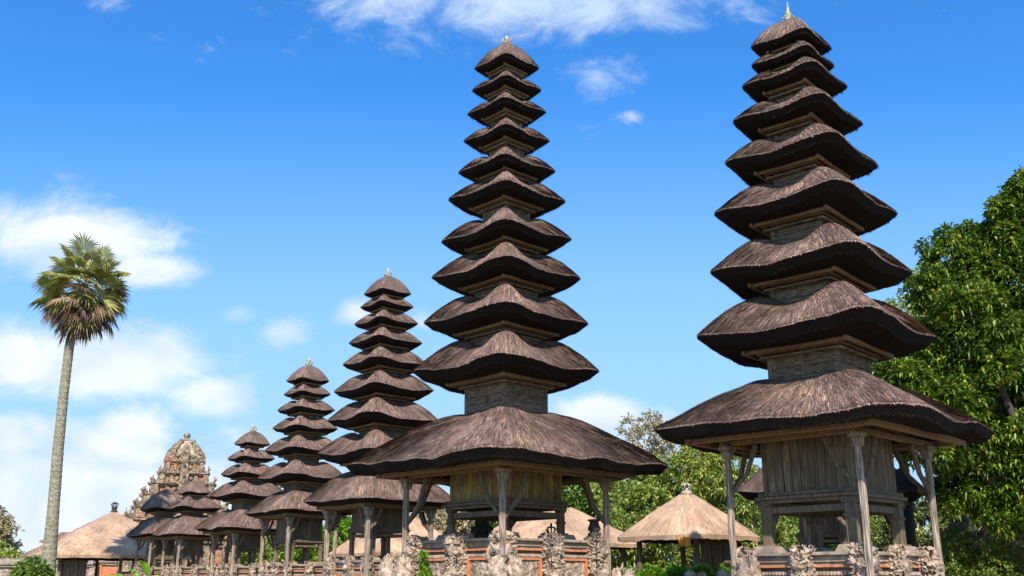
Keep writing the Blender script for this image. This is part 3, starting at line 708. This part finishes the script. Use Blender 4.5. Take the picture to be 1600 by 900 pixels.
mb.build('thatch_roof', TH, hall)
wb = MB(); wb.box((0, 0, z0/2), (W*1.5, W*1.1, z0), 0, .5); wb.build('wall', COPE, hall)
def wallrun(label, x0, x1, Y, topy, tint=None, seed=0):
    a, b_ = at(x0, topy, Y), at(x1, topy, Y); L = b_.x-a.x; zt = a.z
    root = thing('compound_wall', label, 'wall', ((a.x+b_.x)/2, Y, 0), 0, 'walls of the temple compound')
    w = MB(); w.box((0, 0, (zt-.5)/2), (L, .5, zt-.5), 0, .5); 
    k = int(L/1.6)
    for i in range(k+1): w.box((-L/2+i*L/k, -.02, (zt-.45)/2), (.34, .62, zt-.46), 0, .6)
    w.build('wall_body', STONE if tint is None else tint, root)
    br_ = MB(); br_.box((0, -.262, (zt-.5)*.5), (L-.02, .03, (zt-.5)*.6), 0, .5); br_.build('brick_band', BRICK, root)
    cp = MB(); cp.box((0, 0, zt-.42), (L+.1, .8, .12), 0, .6); cp.box((0, 0, zt-.32), (L+.14, 1.0, .08), 0, .35); cp.box((0, 0, zt-.18), (L+.1, .84, .2), 0, .6, taper=.97); cp.box((0, 0, zt-.04), (L+.06, .5, .08), 0, .3)
    cp.build('coping', COPE, root)
wallrun('low stone wall with dark red coping at the far left edge', -60, 150, 58, 872)
wallrun('orange brick wall glimpsed under the small towers on the left', 160, 420, 66, 870, BRICK)
wallrun('stone wall glimpsed behind the posts left of centre', 425, 700, 64, 868)

# ---- carved stone gate tower (stepped, brick and stone)
def candi():
    Y = 62; X = center_at(286, Y, 6)
    def zz(y): u = (450-y)/F; return Y*(math.sin(PITCH)+u*math.cos(PITCH))/(math.cos(PITCH)-u*math.sin(PITCH))+EYE
    k = (Y*math.cos(PITCH)+2)/F
    root = thing('stone_gate_tower', 'stepped brick and carved stone gate tower with a round knob on its domed top', 'gate tower', (X, Y, 0), R(20))
    levels = [(98, 900, 838), (90, 838, 815), (80, 815, 795), (69, 795, 776), (56, 776, 758), (44, 758, 741), (35, 741, 722)]
    bb = MB(); st = MB(); rr = random.Random(5)
    for i, (hp, y0, y1) in enumerate(levels):
        z0, z1 = zz(y0), zz(y1); w = hp*k*.78; H = z1-z0
        bb.box((0, 0, z0+H*.5), (2*w*.86, 2*w*.86, H), 0, .5)
        for (f0, f1, sc) in ((.0, .10, .97), (.11, .2, .92), (.70, .78, .92), (.79, .89, .98), (.90, 1.0, 1.04)):
            t = MB(); carved(t, (0, 0, z0+H*(f0+f1)/2), (2*w*sc, 2*w*sc, H*(f1-f0)), .07, .035, i+int(sc*50), fq=1.3); st.add(t.v, t.f)
        for fx in range(4):
            M_ = Matrix.Rotation(fx*math.pi/2, 4, 'Z')
            def cbox(x, y, z, d, sd__, amp=.05, res=.07):
                c_ = M_ @ Vector((x, y, z)); dd = (d[0], d[1], d[2]) if fx % 2 == 0 else (d[1], d[0], d[2])
                t = MB(); carved(t, c_, dd, res, amp, sd__, fq=1.3); st.add(t.v, t.f); return c_
            cbox(0, -w*.93, z0+H*.5, (w*.34, w*.26, H*.9), i*7+fx)                       # central niche block
            cc = M_ @ Vector((0, -w*1.07, z0+H*.42)); bb.box(cc, (w*.13, .12, H*.4), fx*math.pi/2, .5, 1)  # black slab on the niche face paints the shade of an opening
            for u in (-.52, .52):
                cbox(u*w, -w*.88, z0+H*.45, (w*.12, w*.1, H*.55), i*7+fx+3, .04)
                c_ = M_ @ Vector((u*w*.55, -w*.86, z0+H*.45)); lump(st, c_, (w*.10, w*.10, H*.2), i+fx, .35, 10, 14, fq=1.2)
            c_ = M_ @ Vector((0, -w*1.0, z1+H*.05)); lump(st, c_, (w*.16, w*.12, H*.26), i+fx, .35, 12, 16, fq=1.2)
            cbox(-w*.92, -w*.92, z0+H*.45, (w*.2, w*.2, H*.7), i*7+fx+5)                  # corner pier and antefix
            c_ = M_ @ Vector((-w*.98, -w*.98, z1)); c2 = M_ @ Vector((-w*1.06, -w*1.06, z1+H*.3)); c3 = M_ @ Vector((-w*1.0, -w*1.0, z1+H*.62))
            st.tube([c_, c2, c3], [w*.09, w*.07, w*.01], 7, wob=.3)
            for u in (-.6, -.3, .3, .6):
                c_ = M_ @ Vector((u*w, -w*1.02, z1)); c2 = M_ @ Vector((u*w, -w*1.06, z1+H*.28)); st.tube([c_, c2], [w*.05, w*.008], 6, wob=.3)
    bb.build('brick_core', [OLDB, BLACK], root); st.build('carved_tiers', LICH, root)
    # domed crown: ribs, pale panels
    z0, z1 = zz(722), zz(689); w = 26*k*.78; dm = MB(); n = 10; vs = []
    for i in range(n+1):
        t = i/n; ww = w*(1-.55*t**2.2-.12*t); 
        vs += [(-ww, -ww, z0+(z1-z0)*t), (ww, -ww, z0+(z1-z0)*t), (ww, ww, z0+(z1-z0)*t), (-ww, ww, z0+(z1-z0)*t)]
    dm.add(vs, [(i*4+j, i*4+(j+1) % 4, (i+1)*4+(j+1) % 4, (i+1)*4+j) for i in range(n) for j in range(4)]+[(n*4, n*4+1, n*4+2, n*4+3)], .75)
    dome = dm.build('dome', GILTS, root)
    rb = MB()
    for j in range(4):
        rb.tube([Vector(vs[i*4+j]) for i in range(n+1)], [.13]*(n+1), 6, wob=.3)
        for i in range(1, n, 2): lump(rb, vs[i*4+j], (.2, .2, .2), i+j, .4, 8, 10)
        a, b_ = Vector(vs[j]), Vector(vs[(j+1) % 4]); mid = (a+b_)/2
        lump(rb, (mid.x*1.05, mid.y*1.05, z0+.35), (.28, .28, .42), j, .35, 12, 16, fq=.8); lump(rb, (mid.x*.93, mid.y*.93, z0+.85), (.14, .14, .16), j, .3, 8, 12)
        for s_ in (-.5, .5):
            q = mid+(b_-a)*s_*.55; lump(rb, (q.x*1.0, q.y*1.0, z0+.3), (.15, .15, .15), j+3, .3, 8, 12)
    lump(rb, (0, 0, z1), (w*.42, w*.42, .14), 3, .2, 8, 20)
    rb.build('ribs', LICH, dome)
    kb = MB(); kb.lathe([(.3, 0), (.18, .07), (.09, .1), (.17, .18), (.22, .30), (.17, .42), (.07, .48), (.03, .52)], (0, 0, z1+.03), 14); kb.build('knob', LICH, root, smooth=True)
GILTS = simple('pale_dome_stone', [(.36, (.14, .11, .07)), (.5, (.32, .26, .18)), (.66, (.48, .40, .29))], 4, .9, None, .6, .02)
OLDB = simple('weathered_brick', [(.36, (.13, .06, .035)), (.5, (.32, .13, .065)), (.66, (.42, .24, .14))], 5, .9, None, .6, .02, blot=(2, .5, (.24, .18, .11), .8))
LICH = simple('lichened_stone', [(.36, (.085, .058, .034)), (.5, (.23, .165, .10)), (.66, (.42, .33, .22))], 5, .92, None, .8, .03, usetone=True, blot=(1.1, .55, (.42, .17, .09), .75))
candi()

# ------------------------------------------------------------ vegetation
def leaves(P, D, Lh, W, fold=.25, droop=.25):
    """P base positions, D unit directions, L lengths, W widths -> verts, tris"""
    n = len(P); up = rng.normal(0, .35, (n, 3)); up[:, 2] += 1
    S_ = np.cross(D, up); S_ /= np.linalg.norm(S_, axis=1)[:, None]+1e-9
    Nn = np.cross(S_, D)
    L1 = Lh[:, None]; W1 = W[:, None]
    base = P; mid = P+D*L1*.5+Nn*0; tip = P+D*L1-np.array([0, 0, 1])*L1*droop
    l = mid+S_*W1*.5+Nn*W1*fold; r_ = mid-S_*W1*.5+Nn*W1*fold
    V = np.stack([base, l, tip, r_], 1).reshape(-1, 3)
    i = np.arange(n)*4; Fq = np.stack([np.stack([i, i+1, i+2], 1), np.stack([i, i+2, i+3], 1)], 1).reshape(-1, 3)
    return V, Fq
def crown(name, lobes, nros, per, L, W, mat, parent, tone_mu=.5, droop=.25, shell=.35, upb=.35, gap=0.0, seed=0, clump=9):
    g_ = np.random.default_rng(seed+100)
    if clump:
        L2 = []
        for l in lobes:
            L2.append((l[0], l[1], l[2], l[3]*.78))
            for _ in range(clump if l[3] < 1.3 else int(clump*1.6)):
                d_ = g_.normal(size=3); d_ /= np.linalg.norm(d_); q_ = l[3]*g_.uniform(.22, .42)
                L2.append((l[0]+d_[0]*l[3]*.82, l[1]+d_[1]*l[3]*.82, l[2]+d_[2]*l[3]*.82, q_))
        lobes = L2
    C = np.array([l[:3] for l in lobes]); Rr = np.array([l[3] for l in lobes]); A = Rr**2; A = A/A.sum()
    idx = g_.choice(len(lobes), nros, p=A); d = g_.normal(size=(nros, 3)); d /= np.linalg.norm(d, axis=1)[:, None]
    nz = np.array([noise.noise(Vector((a[0]*2.2+b[0]*.7, a[1]*2.2+b[1]*.7, a[2]*2.2+b[2]*.7))) for a, b in zip(d, C[idx])])
    rad = Rr[idx]*(1-shell*g_.random(nros)**1.5+.22*nz)
    P = C[idx]+d*rad[:, None]*np.array([1, 1, .9])
    keep = np.ones(nros, bool)
    for c, r_ in zip(C, Rr): keep &= np.linalg.norm((P-c), axis=1) > r_*.55
    if gap: 
        gn = np.array([noise.noise(Vector(p)*1.3) for p in P]); keep &= gn > -.5+gap
    P, d = P[keep], d[keep]; m = len(P)
    rt = g_.normal(0, .16, m)
    Pb = np.repeat(P, per, 0); db = np.repeat(d, per, 0); D = g_.normal(size=(m*per, 3)); D /= np.linalg.norm(D, axis=1)[:, None]
    D = D*.9+db*.7+np.array([0, 0, upb]); D /= np.linalg.norm(D, axis=1)[:, None]
    Lh = L*g_.uniform(.65, 1.25, m*per)
    Pb = Pb+g_.normal(0, L*.25, Pb.shape)
    V, Fq = leaves(Pb, D, Lh, W*g_.uniform(.7, 1.2, m*per), droop=droop)
    t = np.clip(tone_mu+np.repeat(rt, per)+g_.normal(0, .18, m*per), 0, 1)
    return npmesh(name, V, Fq, np.repeat(t, 2), mat, parent)
def limbs(mb, base, targets, r0, seed=0, sub=2, wig=.12):
    r = random.Random(seed)
    for t in targets:
        t = Vector(t); b0 = Vector(base); L = (t-b0).length; pts = []
        for i in range(6):
            u = i/5; p = b0.lerp(t, u)+Vector((r.gauss(0, wig), r.gauss(0, wig), r.gauss(0, wig)))*L*.12*(1 if 0 < i < 5 else 0)
            p.z += math.sin(u*math.pi)*L*.05; pts.append(p)
        mb.tube(pts, [r0*(1-.8*i/5) for i in range(6)], 6, .5, wob=.15)
        for _ in range(sub):
            k = r.randrange(2, 5); q = pts[k]+Vector((r.gauss(0, .35), r.gauss(0, .35), r.uniform(.1, .5)))*L*.35
            mb.tube([pts[k], (pts[k]+q)/2+Vector((0, 0, .05*L)), q], [r0*.3, r0*.2, r0*.06], 5, .5)
def tree(name, label, cat, lobes_px, Y, nros, per, L, W, mat, trunk_px, seed, bark=BARK, group=None, tr=.2, depth=1.2, tone_mu=.5, droop=.25, shell=.35, gap=0., sub=2, wig=.12):
    r = random.Random(seed); lob = []
    for (x, y, rp) in lobes_px:
        yy = Y+r.uniform(-depth, depth); c = at(x, y, yy); lob.append((c.x, c.y, max(c.z, .1), rp*yy/F))
    b0 = at(trunk_px, 900, Y); b0.z = 0
    root = thing(name, label, cat, b0, 0, group)
    lob = [(a-b0.x, b_-b0.y, c, d) for a, b_, c, d in lob]
    tb = MB(); fork = Vector((0, 0, max(.3, min(l[2] for l in lob)*.75)))
    tb.tube([(0, 0, 0), fork*.5+Vector((r.uniform(-.1, .1), 0, 0)), fork], [tr*1.2, tr, tr*.85], 9, .5, wob=.12)
    limbs(tb, fork, [l[:3] for l in lob], tr*.6, seed, sub, wig)
    tb.build('trunk', bark, root, smooth=True)
    crown('crown', lob, nros, per, L, W, mat, root, tone_mu, droop, shell, seed=seed, gap=gap)
    return root

tree('broadleaf_tree', 'big dense glossy green tree filling the right edge', 'tree',
     [(1596, 335, 62), (1545, 395, 62), (1608, 440, 100), (1490, 405, 50), (1500, 470, 62), (1455, 455, 40), (1525, 535, 85), (1440, 560, 58), (1395, 590, 38), (1480, 630, 85), (1575, 620, 95),
      (1660, 330, 90), (1700, 480, 140), (1670, 620, 130), (1540, 720, 78), (1450, 690, 60), (1610, 740, 80), (1690, 760, 110), (1560, 795, 40), (1600, 790, 45), (1500, 760, 45), (1640, 800, 50), (1400, 650, 40), (1555, 760, 50), (1580, 700, 60), (1445, 640, 60)],
     24.5, 34000, 8, .17, .062, LEAF, 1680, 3, tr=.35, depth=1.0, tone_mu=.5, droop=.35)
tree('broadleaf_tree', 'yellowish sparse tree peeking between the nearest tower and the big green tree', 'tree', [(1420, 495, 42), (1385, 560, 45), (1440, 530, 40), (1400, 640, 50)],
     29, 1600, 8, .15, .05, HEDGE, 1430, 4, tone_mu=.75, gap=.25)
grp = 'trees and shrubs behind the pavilions'
tree('broadleaf_tree', 'dark green tree behind the right posts of the tallest tower', 'tree', [(900, 765, 42), (935, 800, 45), (890, 830, 50), (925, 750, 34)], 46, 2600, 7, .26, .11, DARKL, 915, 5, group=grp, tone_mu=.65)
tree('broadleaf_tree', 'bushy yellow green tree left of the tuft topped pavilion', 'tree', [(985, 762, 45), (955, 775, 34), (1020, 755, 42), (1000, 820, 60), (960, 850, 50), (1040, 850, 60)], 44, 4200, 7, .22, .08, HEDGE, 990, 6, group=grp, tone_mu=.62)
tree('broadleaf_tree', 'bright green tree rising behind the tuft topped pavilion', 'tree', [(1080, 735, 40), (1120, 750, 45), (1050, 760, 35), (1150, 735, 36), (1110, 800, 60), (1160, 780, 45)], 43, 3600, 7, .22, .08, HEDGE, 1110, 7, group=grp, tone_mu=.72)
tree('broadleaf_tree', 'thin pale tree with dry cream leaves poking up left of the nearest tower', 'tree', [(1010, 690, 36), (985, 668, 22), (1035, 675, 24), (1060, 705, 36), (1090, 715, 34), (1020, 655, 18), (1000, 725, 30)], 48, 1700, 6, .19, .07, DRYL, 1030, 8, PBARK, grp, tone_mu=.7, gap=.1, shell=.8, sub=6, wig=.3, tr=.07)
tree('broadleaf_tree', 'olive shrubby tree between the left post and chamber of the nearest tower', 'tree', [(1175, 820, 50), (1210, 840, 45), (1160, 870, 45), (1240, 830, 40), (1250, 880, 50)], 36, 3000, 6, .17, .06, HEDGE, 1190, 9, PBARK, grp, tone_mu=.55, gap=.15, sub=5)
tree('broadleaf_tree', 'olive thicket tree seen behind the legs of the nearest tower', 'tree', [(1290, 830, 45), (1330, 850, 50), (1370, 830, 40), (1390, 870, 45)], 37, 2400, 6, .17, .06, HEDGE, 1330, 10, PBARK, grp, tone_mu=.5, gap=.15, sub=5)
tree('flowering_shrub', 'shrub with bare white twigs right of the nearest tower posts', 'shrub', [(1425, 800, 36), (1415, 850, 40), (1480, 790, 26), (1470, 830, 30)], 30, 420, 6, .13, .05, REDL, 1440, 11, PBARK, grp, tone_mu=.6, sub=9, wig=.5, tr=.07)
tree('flowering_shrub', 'leafy green bush low at right under the big tree', 'shrub', [(1490, 870, 40), (1530, 885, 36), (1460, 890, 30), (1560, 890, 40)], 26, 2400, 7, .11, .045, HEDGE, 1510, 12, group=grp, tone_mu=.45)
tree('flowering_shrub', 'reddish brown twiggy shrub beneath the big tree', 'shrub', [(1520, 830, 36), (1545, 850, 32), (1570, 860, 36), (1505, 800, 26)], 31, 900, 6, .12, .05, REDL, 1535, 13, PBARK, grp, tone_mu=.6, sub=8, wig=.4, tr=.08, gap=.2)
tree('flowering_shrub', 'dark bush at the lower right corner behind the offering table', 'shrub', [(1600, 860, 50), (1640, 830, 60), (1590, 890, 40)], 33, 1700, 6, .15, .06, HEDGE, 1600, 14, group=grp, tone_mu=.4)
tree('flowering_shrub', 'low green hedge plants along the pavilion at centre right', 'shrub', [(985, 903, 19), (1020, 904, 18), (1060, 902, 19), (1100, 904, 18), (1140, 902, 19)], 28, 2400, 7, .11, .04, LIME, 1060, 15, group=grp, tone_mu=.25, tr=.05)
for i, (x, y, rr_, lab) in enumerate([(930, 800, 60, 'deep green distant tree behind the right post of the tallest tower'), (1120, 790, 62, 'distant tree above the right slope of the tuft topped pavilion'), (1240, 835, 60, 'distant tree seen past the left legs of the nearest tower'), (1350, 835, 60, 'distant tree seen past the right legs of the nearest tower'), (1450, 825, 60, 'distant tree between the nearest tower right post and the big tree'), (1560, 835, 60, 'distant tree low beneath the big glossy tree')]):
    tree('broadleaf_tree', lab, 'tree', [(x, y, rr_), (x-45, y+30, rr_*.8), (x+45, y+25, rr_*.8), (x, y+55, rr_)], 58+i, 4200, 6, .30, .13, [DARKL, HEDGE, HEDGE, DARKL, HEDGE, DARKL][i], x, 60+i, group=grp, tone_mu=.68, shell=.8)
for i, (lx, lab) in enumerate([((425, 840), 'green tree behind the five roofed tower'), ((480, 845), 'yellow green tree behind the seven roofed tower'), ((700, 800), 'pale leafed tree seen left of the tallest tower chamber'), ((760, 808), 'green tree visible under the tallest tower chamber'), ((550, 812), 'green tree behind the post left of the nine roofed left tower')]):
    x, y = lx; tree('broadleaf_tree', lab, 'tree', [(x, y, 28), (x-20, y+25, 30), (x+22, y+20, 30)], 56+i, 1500, 6, .26, .11, [HEDGE, LIME, DRYL, HEDGE, LIME][i], x, 20+i, group=grp, tone_mu=[.6, .3, .8, .6, .2][i])
tree('broadleaf_tree', 'small hazy tree at the far left edge above the wall', 'tree', [(5, 828, 20), (-20, 845, 30), (15, 858, 14), (-5, 805, 14)], 95, 500, 6, .5, .2, DRYL, 5, 31, PBARK, tone_mu=.45, gap=.1, sub=4)
tree('broadleaf_tree', 'low yellow green shrub on the wall at far left', 'shrub', [(10, 872, 16), (-15, 868, 20), (30, 872, 10)], 80, 700, 6, .3, .14, HEDGE, 8, 32, tone_mu=.75)

def big_leaf_plant(label, x, y, Y, n, L, seed, mat=LIME, spread=.35):
    top = at(x, y, Y); r = random.Random(seed); root = thing('leafy_shrub', label, 'shrub', (top.x, top.y, 0), 0, 'bright leafed plants along the bottom left')
    st = MB(); V = []; Fq = []; T_ = []
    for k in range(n):
        a = r.uniform(0, 6.28); el = r.uniform(-.1, 1.1); rr = spread*r.random()**.6
        p = Vector((math.cos(a)*rr, math.sin(a)*rr, top.z-L*.5-(rr/spread)**1.5*.28-r.random()*.45))
        d = Vector((math.cos(a)*math.cos(el), math.sin(a)*math.cos(el), math.sin(el))); sd_ = d.cross(Vector((0, 0, 1))).normalized(); nn = sd_.cross(d)
        l = L*r.uniform(.6, 1.15); w = l*.40; base = len(V); m = 7
        for i in range(m+1):
            t = i/m; ww = w*.5*math.sin(math.pi*min(1, t**.8))**.8 if 0 < t < 1 else .001
            c_ = p+d*l*t-Vector((0, 0, 1))*l*.35*t*t
            V += [c_+sd_*ww+nn*ww*.35, c_, c_-sd_*ww+nn*ww*.35]
        for i in range(m):
            o = base+i*3; Fq += [(o, o+1, o+4, o+3), (o+1, o+2, o+5, o+4)]; tt = min(1, max(0, r.gauss(.5, .22)))
            T_ += [tt]*2
        if k % 3 == 0: st.tube([(0, 0, 0), (p.x*.4, p.y*.4, p.z*.6), p], [.03, .02, .008], 5)
    npmesh('leaf', V, Fq, T_, mat, root, n=4).name = 'foliage'
    st.build('stem', BARK, root)
big_leaf_plant('bright green broad leaved plant left of the palm trunk, tallest of its kind', 34, 884, 18, 15, .40, 1, LIME, .42)
big_leaf_plant('dark centred leafy plant at the bottom left corner', 6, 892, 17, 12, .36, 2, LIME, .35)
big_leaf_plant('bright broad leaved plant right of the palm trunk base', 92, 897, 18, 10, .34, 3, LIME, .4)
big_leaf_plant('lime green long leaved plant under the smallest tower', 200, 882, 15, 22, .36, 4, LIME, .3)
big_leaf_plant('lime green rosette plant under the three roofed tower', 242, 872, 15, 34, .36, 5, LIME, .38)
tree('flowering_shrub', 'rounded yellow green bush directly behind the palm trunk foot', 'shrub', [(52, 890, 11), (40, 896, 10), (60, 898, 12)], 33, 420, 7, .26, .11, HEDGE, 62, 41, tone_mu=.35, tr=.05)
tree('flowering_shrub', 'small green vine climbing beside the left corner of the tallest tower base', 'shrub', [(663, 885, 7), (662, 868, 6), (665, 897, 8)], 20.6, 160, 6, .07, .035, LIME, 663, 42, tone_mu=.25, tr=.02, depth=.1)

# ---- palm
def palm():
    Y = 37; base = at(78, 880, Y); top = at(123, 470, Y+.0); top2 = at(118, 520, Y)
    root = thing('fan_palm', 'tall slim fan palm with a round crown of green and dead leaves at left', 'palm tree', (base.x, Y, 0))
    def rel(p): return Vector((p.x-base.x, p.y-Y, p.z))
    tb = MB(); pts = []; rad = []
    key = [((76, 905), 14.5), ((77, 870), 12.5), ((83, 800), 10.5), ((91, 700), 9.5), ((99, 620), 8.5), ((108, 545), 8), ((118, 500), 7), ((130, 450), 6.5)]
    kp = [(rel(at(x, y, Y)), r_*.83*(Y*.96+at(x, y, Y).z*.28)/F) for (x, y), r_ in key]; kp[0] = (Vector((kp[0][0].x, 0, 0)), kp[0][1]*1.15)
    N_ = 120
    zs = [k[0].z for k in kp]
    for i in range(N_+1):
        z = zs[-1]*i/N_; x = np.interp(z, zs, [k[0].x for k in kp]); r_ = np.interp(z, zs, [k[1] for k in kp])
        pts.append((x, 0, z)); rad.append(r_*(1+.05*(i % 2)+.02*random.random()))
    tb.tube(pts, rad, 16, .5, wob=.03); tb.build('trunk', PTR, root)
    cen = rel(at(134, 433, Y)); r = random.Random(4)
    def fan(c0, d, pet, L, dead, name, curl):
        d = d.normalized(); sd_ = d.cross(Vector((0, 0, 1)))
        if sd_.length < .1: sd_ = Vector((1, 0, 0))
        sd_.normalize(); roll = r.uniform(-.9, .9); nn = sd_.cross(d)
        sd_, nn = sd_*math.cos(roll)+nn*math.sin(roll), nn*math.cos(roll)-sd_*math.sin(roll)
        hub = c0+d*pet-Vector((0, 0, 1))*pet*(.12 if not dead else .3)
        V = []; Fq = []; T_ = []; n = 30; span = R(150 if not dead else 105); tb_ = r.gauss(.5, .15)
        for k in range(n):
            a = -span+2*span*(k+.5)/n; da = span/n*.85
            l = L*(1-.22*abs(a)/span)*r.uniform(.88, 1.08)
            cup = .28*math.cos(a*1.0)
            def dr(an): return (d*math.cos(an)+sd_*math.sin(an)).normalized()
            m1, m2, m3 = dr(a-da), dr(a+da), dr(a)
            dz = Vector((0, 0, -1))
            p0 = hub; p1 = hub+m1*l*.55+nn*l*.06+dz*l*curl*.25; p2 = hub+m2*l*.55+nn*l*.06+dz*l*curl*.25; pm_ = hub+m3*l*.55-nn*l*.03+dz*l*curl*.25
            p3 = hub+m3*l+dz*l*curl*r.uniform(.6, 1.2)+Vector((r.gauss(0, .03), r.gauss(0, .03), 0))
            o = len(V); V += [p0, p1, pm_, p2, p3]
            Fq += [(o, o+1, o+2), (o, o+2, o+3), (o+1, o+4, o+2), (o+2, o+4, o+3)]; t = min(1, max(0, tb_+r.gauss(0, .15))); T_ += [t]*4
        # petiole
        w = sd_*.03; o = len(V); V += [c0-w, c0+w, hub+w*.6, hub-w*.6, c0+nn*.03, hub+nn*.03]; Fq += [(o, o+1, o+2), (o, o+2, o+3), (o, o+4, o+5), (o, o+5, o+3), (o+1, o+4, o+5), (o+1, o+5, o+2)]; T_ += [.75]*6
        npmesh(name, V, Fq, T_, PALMD if dead else PALMG, root)
    for k in range(30):     # living fans
        a = k*2.4+r.uniform(-.2, .2); el = math.asin(.98-1.05*(k+.5)/30)+r.uniform(-.12, .12)
        d = Vector((math.cos(a)*math.cos(el), math.sin(a)*math.cos(el), math.sin(el)))
        fan(cen, d, r.uniform(.75, 1.25), r.uniform(.6, .85), False, 'green_frond', .25)
    for k in range(30):     # older fans, yellowing
        a = k*2.4+1; el = R(r.uniform(-38, 12)); d = Vector((math.cos(a)*math.cos(el), math.sin(a)*math.cos(el), math.sin(el)))
        fan(cen+Vector((0, 0, -.3)), d, r.uniform(.95, 1.3), r.uniform(.6, .8), k % 5 == 0, 'old_frond', .45)
    for k in range(56):     # dead skirt
        a = k*2.4; t = (k+.5)/56; el = R(-18-50*t); d = Vector((math.cos(a)*math.cos(el), math.sin(a)*math.cos(el), math.sin(el)))
        fan(cen+Vector((-.05*t, 0, -.45-.8*t)), d, r.uniform(.75, 1.15)*(1-.62*t), r.uniform(.5, .72), k % 6 != 1, 'dead_frond', .8)
PTR = simple('palm_trunk_bark', [(.36, (.09, .07, .042)), (.5, (.22, .19, .12)), (.66, (.38, .35, .25))], 3, .9, (4, 4, 9), .8, .02, blot=(1.5, .52, (.16, .15, .09), .6))
palm()

# ---- offering table shrine at the right edge
c = at(1618, 850, 24.6); root = thing('offering_shrine', 'small dark wooden offering shrine with an orange cloth at the right edge', 'shrine', (c.x, 24, 0), R(20))
zt = at(1590, 836, 24).z
b = MB()
b.box((0, 0, zt), (1.0, 1.0, .09), 0, .4); ring(b, .46, zt-.16, .08, .1); b.build('table_top', WOOD, root, bevel=.01)
for sx in (-1, 1):
    for sy in (-1, 1):
        q = MB(); q.tube([(sx*.36, sy*.36, 0), (sx*.34, sy*.34, zt/2), (sx*.32, sy*.32, zt-.05)], [.075, .065, .06], 8, .35); q.build('leg', WOOD, root)
q = MB(); q.box((0, 0, zt+.22), (.42, .42, .32), 0, .5, taper=.96); q.build('cloth_wrap', CLOTHO, root, bevel=.02)
# ---- small rounded boulders in the planting in front of the tuft topped pavilion
for x, w in ((1078, .30), (1096, .24), (1128, .34), (1020, .2)):
    c = at(x, 893, 27); b = MB(); lump(b, (c.x, 27, c.z-w*.5), (w*.6, w*.5, w*.6), int(x), .12, 16, 22, fq=1.2)
    b.tube([(c.x, 27, 0), (c.x, 27, c.z-w*.4)], [w*.55, w*.42], 10)
    tag(b.build('garden_stone', COPE, smooth=True), 'rounded pale garden stone poking out of the green planting below the tuft topped pavilion', 'stone', 'garden stones in the planting')
print('objects', len(bpy.data.objects), 'polys', sum(len(o.data.polygons) for o in bpy.data.objects if o.type == 'MESH'))
